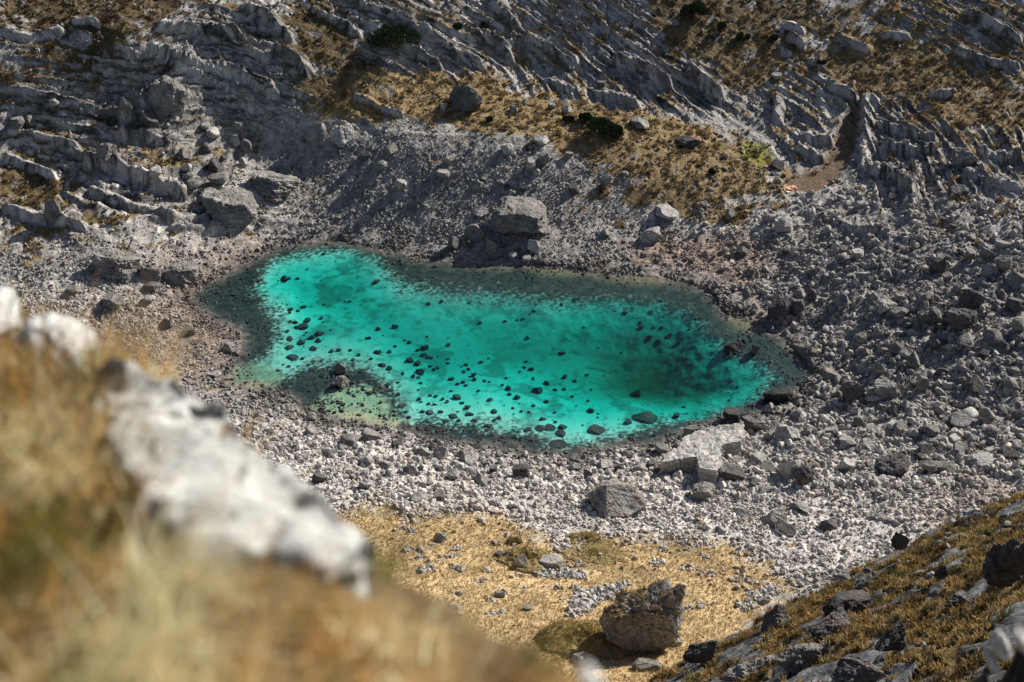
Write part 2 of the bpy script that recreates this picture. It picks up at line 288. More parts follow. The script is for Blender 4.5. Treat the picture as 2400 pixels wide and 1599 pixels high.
# grass and heath on the hillside
slope = np.hypot(np.gradient(Z, axis=0)/np.maximum(np.gradient(Y, axis=0), .05), np.gradient(Z, axis=1)/np.gradient(X, axis=1))
pocket = sstep(.45, .0, ph1-np.floor(ph1))*.16 + sstep(.5, .1, ph2-np.floor(ph2))*.12
gm = sstep(.30, .44, .74*GR + .58*fbm(X/4.2, Y/4.2, 5, 27) + .2*n2 + pocket*np.clip(ST, 0, 1) - .17*(np.clip(slope, 0, 2.4)-.8))*(1-np.clip(sstep(-10, 8, sdl), 0, 1))*offl*(1-tr)
ochre = c3(.235,.165,.08)*(1+.55*n2+.3*n1)[..., None]
heath = c3(.055,.038,.018)*(1+.6*n2)[..., None]
gcol = mixc(ochre, heath, np.clip(HEATH*.9 + .5*n1 + .35*n3, 0, 1))
gcol = mixc(gcol, c3(.10,.10,.03)*np.ones_like(Cc), sstep(.15, .6, fbm(X/6, Y/6, 3, 85))*.55)
Cc = mixc(Cc, gcol, gm)
GREEN = [(1735,345),(1760,335),(1800,345),(1810,375),(1790,392),(1750,375),(1725,360)]
Cc = mixc(Cc, c3(.15,.16,.02)*(1+.4*n2)[..., None], sstep(-8, 8, sdist(Uw, Vw, GREEN))*.9)
Cc = mixc(Cc, c3(.12,.075,.04)*(1+.5*n2)[..., None], gu*.9)
Cc = mixc(Cc, c3(.36,.34,.30)*(1+.2*n3)[..., None], np.clip(tr+tr2*.8, 0, 1))
# meadow
mp = sstep(.30, .42, fbm(X/6, Y/6, 4, 90) - .0)*.6
mcol = c3(.43,.315,.17)*(1+.35*n1+.45*n2)[..., None]
mcol = mixc(mcol, c3(.20,.15,.075)*np.ones_like(Cc), .8*sstep(.05, .4, fbm(X/11, Y/7, 4, 92)))
mcol = mixc(mcol, c3(.19,.13,.055)*np.ones_like(Cc), np.clip(sstep(.0, .6, n3)*.55+mp*.5, 0, 1))
Cc = mixc(Cc, mcol, mead)
GRAV = [[(1325,1450),(1340,1400),(1350,1380),(1440,1370),(1475,1362),(1460,1390),(1400,1420),(1360,1445)],[(1230,1325),(1290,1320),(1380,1340),(1370,1355),(1330,1350),(1260,1350)],[(1290,1270),(1380,1268),(1370,1290),(1310,1295)],[(1745,1390),(1800,1370),(1850,1385),(1800,1408),(1760,1402)],[(1630,1335),(1680,1345),(1672,1355)]]
gv = np.zeros(X.shape)
for g in GRAV: gv = np.maximum(gv, sstep(-5, 5, sdist(Uw*.6+U*.4, Vw*.6+V*.4, g)))
for k in range(85):
    a, b = rng.uniform(920, 1850), rng.uniform(1195, 1440)
    gv = np.maximum(gv, .8*sstep(1, .4, np.hypot((Uw-a)/rng.uniform(8, 30), (Vw-b)/rng.uniform(3, 9))))
gv *= mead
Cc = mixc(Cc, c3(1, .97, .93)*np.clip(.34+.3*(wc-.5)+.1*n3, .1, .6)[..., None], gv)
# spur
scol = mixc(c3(.19,.12,.045)*(1+.5*n2+.3*n1)[..., None], c3(.06,.045,.02)*np.ones_like(Cc), np.clip(.5+1.5*fbm(X/3, Y/3, 3, 91), 0, .95))
scol = mixc(scol, c3(.9,.92,.96)*np.clip(.13+.08*n1+.16*n2, .03, .4)[..., None], spr_rock)
Cc = mixc(Cc, scol, SPM)
# lake bed
lightbed = splat(U, V, [(760,680,130,50,.60),(1000,740,90,40,.46),(1150,980,230,70,.62),(1480,860,80,50,.58),(650,860,70,30,.55),(1250,770,160,50,.42),(1560,720,140,60,.34),(1650,880,120,70,.44),(950,860,130,50,.48)], .42)
silt = c3(1.0,1.0,.87)*(lightbed*(1+.14*fbm(X/5, Y/5, 4, 95)))[..., None]
sw = fbm(X/9+1.2*fbm(X/9, Y/9, 3, 96), Y/9+1.2*fbm(X/9, Y/9, 3, 97), 4, 98)
silt = mixc(silt, c3(.17,.19,.16)*np.ones_like(Cc), np.clip(sstep(.02, .4, sw)*.7 + .6*sstep(.12, .45, fbm(X/2, Y/2, 4, 99)), 0, .85))
stonezone = splat(U, V, [(1580,720,90,40,.5),(1200,700,150,20,.55),(1640,780,50,60,.1),(900,640,60,25,.3)], 0, .1)
silt = mixc(silt, c3(.12,.14,.14)*np.ones_like(Cc), np.clip(stonezone*(.6+.5*(wc-.3)), 0, .7))
dark = c3(.024,.021,.020)*(.55+1.0*wc+.5*n2)[..., None]
silt *= .80
bedc = mixc(dark, silt, sstep(-8, 34, sdt - 6 + 20*fbm(X/2.5, Y/2.5, 3, 93) + 44*fbm(X/.75, Y/.75, 3, 95)))
bedc = mixc((c3(.10,.085,.073)*(.6+.9*wc)[..., None]).astype(np.float32), bedc, np.clip(sstep(-2, 30, sdl + 14*fbm(X/2.5, Y/2.5, 3, 94)) + .0, 0, 1))
sandm = np.maximum(sstep(-8, 8, sdist(Uw, Vw, SAND)), .55*sstep(-8, 8, sdist(Uw, Vw, SANDL)))
bedc = mixc(bedc, c3(.30,.275,.18)*(1+.25*n2)[..., None], sandm)
brn = splat(U, V, [(1310,632,40,12,.8),(1500,655,60,12,.5),(1740,745,25,25,.8)], 0, .15)
bedc = mixc(bedc, c3(.17,.13,.07)*np.ones_like(Cc), np.clip(brn, 0, .8))
Cc = np.where(((sdl > 0) & (offl > .5))[..., None], bedc, Cc)
wet = np.maximum(sstep(-46, 2, sdl), .95*sstep(-75, 0, sdl)*splat(U, V, [(450,760,140,90,1),(1000,590,500,30,.5)], 0, .1))*(sdl <= 0)*offl
Cc *= (1-.55*wet*np.clip(.65+1.1*fbm(X/6, Y/6, 3, 88), .1, 1))[..., None]
Cc = np.clip(Cc, .008, .8)

# ------------------------------------------------------------------ helpers for objects and materials
def tag(o, label, cat, group=None, kind=None):
    o['label'] = label; o['category'] = cat
    if group: o['group'] = group
    if kind: o['kind'] = kind
    return o
def link(name, me, mat=None, parent=None):
    o = bpy.data.objects.new(name, me); COL.objects.link(o)
    if mat is not None and me is not None: me.materials.append(mat)
    if parent is not None: o.parent = parent
    return o
def np_mesh(name, verts, faces, cols=None, smooth=False, geo=None):
    me = bpy.data.meshes.new(name); k = faces.shape[1]
    me.vertices.add(len(verts)); me.vertices.foreach_set('co', np.ascontiguousarray(verts, np.float32).ravel())
    me.loops.add(faces.size); me.loops.foreach_set('vertex_index', np.ascontiguousarray(faces, np.int32).ravel())
    me.polygons.add(len(faces)); me.polygons.foreach_set('loop_start', np.arange(0, faces.size, k, dtype=np.int32))
    try: me.polygons.foreach_set('loop_total', np.full(len(faces), k, np.int32))
    except Exception: pass
    me.polygons.foreach_set('use_smooth', np.full(len(faces), smooth))
    if cols is not None:
        a = me.color_attributes.new('Col', 'FLOAT_COLOR', 'POINT')
        a.data.foreach_set('color', np.c_[cols.reshape(-1, 3), np.ones(len(verts))].astype(np.float32).ravel())
    if geo is not None:
        a = me.attributes.new('Geo', 'FLOAT_VECTOR', 'POINT'); a.data.foreach_set('vector', geo.astype(np.float32).ravel())
    me.update(calc_edges=True); me.validate()
    return me
class NB:
    def __init__(s, name):
        s.m = bpy.data.materials.new(name); s.m.use_nodes = True; s.t = s.m.node_tree; s.b = s.t.nodes['Principled BSDF']
        s.b.inputs['Roughness'].default_value = .9; s.b.inputs['Specular IOR Level'].default_value = .2
    def n(s, typ, **k):
        x = s.t.nodes.new('ShaderNode'+typ)
        for a, v in k.items():
            if a in x.inputs: x.inputs[a].default_value = v
            else: setattr(x, a, v)
        return x
    def l(s, a, b): s.t.links.new(a, b)
    def mul(s, a, b):
        x = s.n('Mix', data_type='RGBA', blend_type='MULTIPLY'); x.inputs[0].default_value = 1
        s.l(a, x.inputs[6]); s.l(b, x.inputs[7]); return x.outputs[2]
    def mix(s, f, a, b):
        x = s.n('Mix', data_type='RGBA')
        for i, q in ((0, f), (6, a), (7, b)):
            if hasattr(q, 'links'): s.l(q, x.inputs[i])
            else: x.inputs[i].default_value = q if i == 0 else (*q, 1)
        return x.outputs[2]
    def ramp(s, f, stops):
        x = s.n('ValToRGB'); e = x.color_ramp.elements
        while len(e) < len(stops): e.new(.5)
        for q, (p, c) in zip(e, stops): q.position = p; q.color = (c, c, c, 1) if not isinstance(c, tuple) else (*c, 1)
        s.l(f, x.inputs[0]); return x.outputs[0]
    def pos(s): return s.n('NewGeometry').outputs['Position']
    def obj(s): return s.n('TexCoord').outputs['Object']
    def noise(s, vec, scale, detail=6, rough=.6):
        x = s.n('TexNoise'); x.inputs['Scale'].default_value = scale; x.inputs['Detail'].default_value = detail; x.inputs['Roughness'].default_value = rough
        s.l(vec, x.inputs['Vector']); return x.outputs[0]
    def vor(s, vec, scale, feature='F1', out='Distance'):
        x = s.n('TexVoronoi', feature=feature); x.inputs['Scale'].default_value = scale; s.l(vec, x.inputs['Vector']); return x.outputs[out]
    def bump(s, h, strength=.6, dist=.2, prev=None):
        x = s.n('Bump'); x.inputs['Strength'].default_value = strength; x.inputs['Distance'].default_value = dist
        s.l(h, x.inputs['Height'])
        if prev is not None: s.l(prev, x.inputs['Normal'])
        return x.outputs[0]
def vcol_mat(name, fine=2.2, bs=.8, bd=.35, var=(.55, 1.4), transl=0.0, vsc=2.6):
    m = NB(name); a = m.n('VertexColor', layer_name='Col'); p = m.pos()
    c = m.mul(a.outputs[0], m.ramp(m.noise(p, fine, 8, .7), [(.3, var[0]), (.7, var[1])]))
    m.l(c, m.b.inputs['Base Color'])
    b = m.bump(m.noise(p, fine*.8, 8, .65), bs, bd)
    b = m.bump(m.vor(p, vsc), bs*.6, bd*.6, b)
    m.l(b, m.b.inputs['Normal'])
    if transl:
        t = m.n('BsdfTranslucent'); m.l(c, t.inputs[0]); x = m.n('MixShader'); x.inputs[0].default_value = transl
        m.l(m.b.outputs[0], x.inputs[1]); m.l(t.outputs[0], x.inputs[2])
        m.l(x.outputs[0], m.t.nodes['Material Output'].inputs[0])
    return m.m
def rock_mat(name, c0, c1, crack=.7, warm=(.30, .24, .2), warmth=.25, scale=1.0):
    m = NB(name); p = m.pos(); oi = m.n('ObjectInfo')
    big = m.noise(p, .55*scale, 5, .6); fine = m.noise(p, 3.2*scale, 8, .7)
    c = m.mix(m.ramp(big, [(.35, 0.0), (.68, 1.0)]), c0, c1)
    c = m.mix(m.ramp(m.noise(p, .35*scale, 4, .6), [(.52, 0.0), (.7, warmth)]), c, warm)
    c = m.mul(c, m.ramp(fine, [(.3, .5), (.7, 1.35)]))
    tone = m.n('MapRange'); tone.inputs[3].default_value = .75; tone.inputs[4].default_value = 1.2
    m.l(oi.outputs['Random'], tone.inputs[0]); c = m.mul(c, tone.outputs[0])
    wp = m.n('VectorMath', operation='ADD'); nn = m.n('TexNoise'); nn.inputs['Scale'].default_value = .9*scale
    m.l(p, nn.inputs['Vector']); m.l(p, wp.inputs[0]); m.l(nn.outputs['Color'], wp.inputs[1])
    sq = m.n('Mapping'); sq.inputs['Scale'].default_value = (.5, .5, 1.5); sq.inputs['Rotation'].default_value = (.15, .3, 0); m.l(wp.outputs[0], sq.inputs[0])
    ck = m.ramp(m.vor(sq.outputs[0], .6*scale, 'DISTANCE_TO_EDGE'), [(0.0, 0.0), (.03, 1.0)])
    c = m.mul(c, m.ramp(ck, [(0.0, 1-crack), (1.0, 1.0)]))
    m.l(c, m.b.inputs['Base Color'])
    b = m.bump(fine, .9, .25/scale); b = m.bump(ck, .7, .15/scale, b); b = m.bump(m.vor(p, 2.0*scale), .35, .2/scale, b)
    m.l(b, m.b.inputs['Normal']); return m.m
def ground_mat():
    m = NB('alpine_ground'); a = m.n('VertexColor', layer_name='Col'); p = m.pos(); g = m.n('Attribute', attribute_name='Geo')
    gs = m.n('SeparateXYZ'); m.l(g.outputs['Vector'], gs.inputs[0]); ps = m.n('SeparateXYZ'); m.l(p, ps.inputs[0])
    def mth(op, x, y, z=None):
        q = m.n('Math', operation=op)
        for i, k in enumerate((x, y, z)):
            if k is None: continue
            if hasattr(k, 'links'): m.l(k, q.inputs[i])
            else: q.inputs[i].default_value = k
        return q.outputs[0]
    cv = m.n('CombineXYZ'); m.l(mth('MULTIPLY', ps.outputs[0], .22), cv.inputs[0]); m.l(mth('MULTIPLY', ps.outputs[1], .22), cv.inputs[1]); m.l(mth('MULTIPLY', gs.outputs[0], 2.3), cv.inputs[2])
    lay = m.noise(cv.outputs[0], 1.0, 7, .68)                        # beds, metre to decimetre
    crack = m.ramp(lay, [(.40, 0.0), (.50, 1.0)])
    bedk = gs.outputs[1]; dry = mth('SUBTRACT', 1.0, mth('MULTIPLY', gs.outputs[2], .85))
    f = m.ramp(m.noise(p, 2.2, 8, .7), [(.3, .5), (.7, 1.45)])
    c = m.mul(a.outputs[0], m.mix(dry, (1, 1, 1), f))
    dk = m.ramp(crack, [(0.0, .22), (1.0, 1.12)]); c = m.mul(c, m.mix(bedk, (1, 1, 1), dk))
    m.l(c, m.b.inputs['Base Color'])
    b = m.n('Bump'); b.inputs['Distance'].default_value = .30; m.l(m.noise(p, 1.8, 8, .65), b.inputs['Height']); m.l(mth('MULTIPLY', dry, .9), b.inputs['Strength'])
    b2 = m.n('Bump'); b2.inputs['Distance'].default_value = .2; m.l(m.vor(p, 2.6), b2.inputs['Height']); m.l(mth('MULTIPLY', dry, .5), b2.inputs['Strength']); m.l(b.outputs[0], b2.inputs['Normal'])
    b3 = m.n('Bump'); b3.inputs['Distance'].default_value = .9; m.l(lay, b3.inputs['Height']); m.l(bedk, b3.inputs['Strength']); m.l(b2.outputs[0], b3.inputs['Normal'])
    m.l(b3.outputs[0], m.b.inputs['Normal']); return m.m
M_GROUND = ground_mat()
M_RUBBLE = vcol_mat('scree_stone', 3.0, .6, .15, (.7, 1.25))
M_TUFT = vcol_mat('dry_grass', 6.0, .2, .05, (.75, 1.25), .25)
M_ROCK = rock_mat('limestone', (.135,.128,.12), (.30,.284,.263), .35)
M_PALE = rock_mat('pale_limestone', (.26,.25,.233), (.45,.43,.40), .3, warmth=.15)
M_DARKROCK = rock_mat('dark_limestone', (.06,.057,.056), (.15,.145,.14), .4, (.2,.13,.11), .4)
M_WET = rock_mat('algae_covered_stone', (.028,.03,.03), (.06,.062,.058), .3, (.04,.03,.025), .3)

# terrain object
idx = np.arange(NR*NC).reshape(NR, NC)
faces = np.stack([idx[:-1, :-1], idx[:-1, 1:], idx[1:, 1:], idx[1:, :-1]], -1).reshape(-1, 4)
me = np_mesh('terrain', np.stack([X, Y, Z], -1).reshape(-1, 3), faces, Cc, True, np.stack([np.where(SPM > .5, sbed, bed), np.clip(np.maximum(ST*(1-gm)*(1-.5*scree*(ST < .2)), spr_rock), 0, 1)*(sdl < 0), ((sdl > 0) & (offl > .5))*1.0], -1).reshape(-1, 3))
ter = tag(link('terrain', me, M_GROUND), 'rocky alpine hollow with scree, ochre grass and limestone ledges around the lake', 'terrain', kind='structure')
UF, VF, DF = proj(X, Y, Z)

def ground(u, v):
    """first point of the terrain seen through photo pixel (u, v)"""
    a = (u-1200)/F
    for it in range(3):
        c = int(np.clip(np.interp(a, av, np.arange(NC)), 1, NC-2))
        col = VF[:, c]; k = np.argmax(col[40:] <= v) + 40
        f = (col[k-1]-v)/max(col[k-1]-col[k], 1e-6); f = min(max(f, 0), 1)
        y = Y[k-1, c]*(1-f)+Y[k, c]*f; z = Z[k-1, c]*(1-f)+Z[k, c]*f
        d = y*cth + (HC-z)*sth
        a = (u-1200)/F*d/(y*cth+(HC-8)*sth)
    return np.array([(u-1200)/F*d, y, z]), d
def height(x, y):
    r = np.interp(y, ys, np.arange(NR)); c = np.interp(x/(y*cth+(HC-8)*sth), av, np.arange(NC))
    return Z[np.rint(r).astype(int), np.rint(c).astype(int)]

# ------------------------------------------------------------------ water
outl = np.array([at_z(*p, 0)[:2] for p in LAKE]); cen = outl.mean(0)
d_ = outl-cen; outl = cen + d_*(1+5.0/np.linalg.norm(d_, axis=1))[:, None]
bm = bmesh.new()
tv = [bm.verts.new((x, y, 0)) for x, y in outl]; bv = [bm.verts.new((x, y, -9)) for x, y in outl]
bm.faces.new(tv); bm.faces.new(bv[::-1])
for i in range(len(tv)): j = (i+1) % len(tv); bm.faces.new((tv[i], bv[i], bv[j], tv[j]))
bmesh.ops.recalc_face_normals(bm, faces=bm.faces)
me = bpy.data.meshes.new('lake_water'); bm.to_mesh(me); bm.free()
m = NB('clear_lake_water'); m.t.nodes.remove(m.b)
p = m.pos(); gl = m.n('BsdfGlossy'); gl.inputs['Roughness'].default_value = .04; tp = m.n('BsdfTransparent')
wv = m.n('Mapping'); wv.inputs['Scale'].default_value = (1.0, 2.2, 1); m.l(p, wv.inputs[0])
bn = m.bump(m.noise(wv.outputs[0], 1.3, 4, .6), .5, .06)
for (ru_, rv_, lam, ext) in ((1390, 752, .95, 17.0), (1530, 905, 1.0, 20.0)):   # ring ripples
    dn = m.n('VectorMath', operation='DISTANCE'); m.l(p, dn.inputs[0]); dn.inputs[1].default_value = at_z(ru_, rv_, 0)
    k1 = m.n('Math', operation='MULTIPLY'); m.l(dn.outputs['Value'], k1.inputs[0]); k1.inputs[1].default_value = 6.283/lam
    sn = m.n('Math', operation='SINE'); m.l(k1.outputs[0], sn.inputs[0])
    fo = m.n('MapRange'); m.l(dn.outputs['Value'], fo.inputs[0]); fo.inputs[1].default_value = ext*.25; fo.inputs[2].default_value = ext; fo.inputs[3].default_value = 1; fo.inputs[4].default_value = 0
    pr = m.n('Math', operation='MULTIPLY'); m.l(sn.outputs[0], pr.inputs[0]); m.l(fo.outputs[0], pr.inputs[1])
    bn = m.bump(pr.outputs[0], .6, .03, bn)
lw = m.n('LayerWeight'); lw.inputs[0].default_value = .5; m.l(bn, lw.inputs['Normal']); m.l(bn, gl.inputs['Normal'])
pw5 = m.n('Math', operation='POWER'); m.l(lw.outputs['Facing'], pw5.inputs[0]); pw5.inputs[1].default_value = 5.0
fr_ = m.n('Math', operation='MULTIPLY_ADD'); m.l(pw5.outputs[0], fr_.inputs[0]); fr_.inputs[1].default_value = .98; fr_.inputs[2].default_value = .02
mx = m.n('MixShader'); m.l(fr_.outputs[0], mx.inputs[0]); m.l(tp.outputs[0], mx.inputs[1]); m.l(gl.outputs[0], mx.inputs[2])
out = m.t.nodes['Material Output']; m.l(mx.outputs[0], out.inputs['Surface'])
va = m.n('VolumeAbsorption'); va.inputs['Color'].default_value = (.02, .882, .864, 1); va.inputs['Density'].default_value = .98
m.l(va.outputs[0], out.inputs['Volume'])
tag(link('lake_water', me, m.m), 'clear turquoise water of the small mountain lake', 'lake', kind='structure')

# ------------------------------------------------------------------ rocks
def ico(sub):
    bm = bmesh.new(); bmesh.ops.create_icosphere(bm, subdivisions=sub, radius=1)
    v = np.array([q.co[:] for q in bm.verts]); f = np.array([[q.index for q in p.verts] for p in bm.faces]); bm.free(); return v, f
ICO = {k: ico(k) for k in (1, 2, 3, 4, 5, 6, 7)}
def rock_shape(seed, sub=4, planes=16, lo=.55, rough=.035, bias=None, strata=0.0):
    g = np.random.default_rng(seed); v, f = ICO[sub]; v = v.copy()
    n = g.normal(size=(planes, 3)); n /= np.linalg.norm(n, axis=1)[:, None]
    o = g.uniform(lo, .92, planes)
    if bias is not None: n = np.vstack([n, [b[:3] for b in bias]]); o = np.r_[o, [b[3] for b in bias]]; n /= np.linalg.norm(n, axis=1)[:, None]
    for a, b in zip(n, o): v -= np.maximum(v@a-b, 0)[:, None]*a
    if sub > 2:
        nm = v/np.linalg.norm(v, axis=1)[:, None]
        q = fbm(v[:, 0]*1.7+v[:, 2]*1.1, v[:, 1]*1.7-v[:, 2]*.9, 4, seed % 97) + .5*fbm(v[:, 2]*4+v[:, 0]*2, v[:, 1]*4+v[:, 0], 3, seed % 89)
        v += nm*(rough*1.6*q)[:, None]
        if sub >= 5:
            r_ = 1-2*np.abs(fbm(v[:, 0]*5+v[:, 2]*2, v[:, 1]*5-v[:, 2]*4, 4, seed % 83))
            v += nm*(rough*.5*r_)[:, None]
        if strata: 
            s = v[:, 2]*strata + .3*v[:, 0] + .15*q; fz = s-np.floor(s)
            v[:, :2] *= (1-.07*sstep(.7, .95, fz)*sstep(1.0, .97, fz))[:, None]
    v -= (v.max(0)+v.min(0))/2; v /= (v.max(0)-v.min(0))
    return v, f
PROTO = []
for i in range(16):
    v, f = rock_shape(100+i, 4, [7, 9, 12, 15][i % 4], [.28, .34, .42, .5][i % 4], .035)
    PROTO.append(np_mesh('boulder', v, f))
M_BY = {'grey': M_ROCK, 'pale': M_PALE, 'dark': M_DARKROCK, 'wet': M_WET}
PROTO_M = {k: [] for k in M_BY}
for k in M_BY:
    for me in PROTO:
        q = me.copy(); q.materials.append(M_BY[k]); PROTO_M[k].append(q)
boulder_recs = []                            # (object, u, v, w)
def put_rock(name, me, u, v, wpx, hpx, rz=None, depth_k=.85, sink=.18, mat=None, tilt=.12, zmin=.42):
    p, d = ground(u, v + hpx*.34); s = d/F
    W = wpx*s; H = hpx*s; ph = math.atan2(HC-p[2], p[1])
    sy = W*depth_k; sz = (H - .45*sy*math.sin(ph))/math.cos(ph); sz = min(max(sz, zmin*W), 1.25*W)
    o = link(name, me); 
    if mat: me.materials.append(mat)
    o.location = (p[0], p[1]+.12*sy, p[2] + sz*(.5-sink)); o.scale = (W, sy, sz*(1+sink*.5))
    o.rotation_euler = (random.uniform(-tilt, tilt), random.uniform(-tilt, tilt), rz if rz is not None else random.uniform(-.5, .5))
    return o
def turf_mat(name, grass, rock, lo=.35, hi=.6, brown=(.10,.07,.03)):
    m = NB(name); p = m.pos(); g = m.n('NewGeometry'); sx = m.n('SeparateXYZ'); m.l(g.outputs['Normal'], sx.inputs[0])
    nz = m.n('Math', operation='ADD'); m.l(sx.outputs['Z'], nz.inputs[0]); q = m.n('Math', operation='MULTIPLY_ADD'); m.l(m.noise(p, .9, 6, .65), q.inputs[0]); q.inputs[1].default_value = 1.1; q.inputs[2].default_value = -.55
    m.l(q.outputs[0], nz.inputs[1])
    gcol_ = m.mix(m.ramp(m.noise(p, 1.2, 6, .7), [(.4, 0.0), (.65, 1.0)]), grass, brown)
    rc = m.mix(m.ramp(m.noise(p, .8, 5, .6), [(.38, 0.0), (.65, 1.0)]), tuple(.6*x for x in rock), rock)
    wn = m.n('TexNoise'); wn.inputs['Scale'].default_value = .8; m.l(p, wn.inputs[0]); wa = m.n('VectorMath', operation='ADD'); m.l(p, wa.inputs[0]); m.l(wn.outputs['Color'], wa.inputs[1])
    ck = m.ramp(m.vor(wa.outputs[0], .45, 'DISTANCE_TO_EDGE'), [(0.0, .5), (.04, 1.0)]); rc = m.mul(rc, ck)
    c = m.mix(m.ramp(nz.outputs[0], [(lo, 0.0), (hi, 1.0)]), rc, gcol_); c = m.mul(c, m.ramp(m.noise(p, 3.5, 8, .7), [(.3, .55), (.7, 1.35)]))
    m.l(c, m.b.inputs['Base Color']); b = m.bump(m.noise(p, 2.6, 8, .7), 1.0, .4); b = m.bump(ck, .5, .2, b); m.l(b, m.b.inputs['Normal']); return m.m
M_TURF = turf_mat('turf_over_rock', (.27,.17,.055), (.31,.315,.34), .74, .92)
M_TURFG = turf_mat('green_turf_mound', (.30,.22,.10), (.32,.31,.29), .25, .5, (.15,.12,.05))
M_TURFR = turf_mat('moss_on_crag', (.22,.14,.045), (.24,.22,.21), .62, .85)
# landmark rocks: (u, v, w, h, tone, landmark phrase, label)
HERO = [
(1217,510,140,84,'grey','massive layered block','massive layered grey block with bright sunlit end on the far shore'),
(1640,1062,0,0,'pale','giant pale slab','giant pale flat-topped slab tilted into the near shore water'),
(740,312,50,60,'pale','left twin boulder','left of two big rounded twin boulders under the trail'),
(800,314,58,56,'pale','right twin boulder','right of two big rounded twin boulders under the trail, cracked'),
(1089,228,84,74,'dark','dark meadow boulder','big dark boulder throwing a long shadow on the ochre grass bench'),
(391,213,92,88,'grey','sunlit dome outcrop','sunlit dome outcrop leaning right below the dark cliff'),
(250,357,48,44,'grey','lone ledge boulder','lone rounded grey boulder sitting above the long left ledge'),
(126,490,42,56,'grey','tall left-edge boulder','tall upright grey boulder near the left edge above the shore'),
(535,486,140,40,'grey','rounded shore bluff','rounded grey bluff low on the far left shore above the lake'),
(643,437,120,38,'grey','flat shelf slab','long flat light shelf slab above the far scree'),
(272,612,118,70,'grey','creased bluff','largest creased grey bluff in the row of three above the left beach'),
(420,632,88,52,'grey','end bluff','cracked bluff closest to the water in the row of three, left beach'),
(352,636,50,46,'grey','middle bluff','small rounded bluff in the middle of the row of three, left beach'),
(2261,369,62,52,'grey','lone block on the right benches','lone big block standing on the limestone benches far right'),
(1824,722,60,56,'dark','dark shore rocks','big dark wedge rock at the head of the right shore'),
(2253,752,74,62,'dark','biggest scree block','biggest dark block high in the right boulder field'),
(2178,742,60,60,'grey','creased scree block','tall creased grey block left of the biggest scree block'),
(2079,716,46,42,'pale','bright-topped block','bright-topped block in the middle of the right boulder field'),
(2277,700,58,58,'dark','shaded scree tower','shaded tower-like block above the biggest scree block'),
(2105,819,42,42,'grey','round field boulder','round pale grey boulder in the open middle of the right scree'),
(2075,914,54,50,'pale','cream cube boulder','cream cube-like boulder with split front by the right shore'),
(1998,917,56,60,'dark','brown shore boulder','brown-grey boulder left of the cream cube boulder'),
(1722,816,50,34,'wet','dark lake boulder','black boulder standing out of the water at the right end'),
(1824,927,70,44,'wet','drowned dark block','large dark block just awash at the lower right of the lake'),
(1724,974,62,24,'wet','dark awash slab','flat dark slab awash behind the giant pale slab'),
(1847,1014,58,44,'pale','rust-faced pyramid','pale pyramid-shaped rock with rust coloured face on the near shore'),
(1711,1106,72,44,'dark','shaded lean slab','dark-faced slab leaning right in front of the giant pale slab'),
(1650,1154,56,44,'grey','square block','square block with dark front and bright right edge in the near scree'),
(1884,1116,56,54,'dark','long-shadow boulder','dark upright boulder with a long shadow in the near scree'),
(2093,1092,82,56,'dark','great near-scree boulder','great dark pointed boulder at the top right of the near scree'),
(1821,1211,60,44,'pale','white split rock','white split rock in the near scree below the long-shadow boulder'),
(1446,1170,140,72,'grey','mossy scree outcrop','dark craggy outcrop with ochre moss on top in the near scree'),
(1222,1106,40,36,'dark','near shore cube','dark cube-shaped block on the near shore below the lake middle'),
(1033,1261,32,24,'pale','white meadow stone','white stone alone at the left of the ochre meadow'),
(800,896,36,36,'grey','awash twin rock','pointed grey rock rising from the shallows near the sand patch'),
(168,760,46,36,'pale','white beach rock','white rock on the left beach just above the blurred rocks'),
(541,814,36,26,'pale','flat shingle rock','pale flat rock alone on dark shingle left of the lake'),
(1614,333,60,32,'dark','bench-end rock','low dark rock at the right end of the grass bench'),
(1524,548,52,36,'pale','far-right shore block','pale squared block above the reddish gravel on the far shore'),
(2246,450,44,28,'dark','leaning dark rock','dark rock leaning left on bare ground near the right edge'),
]
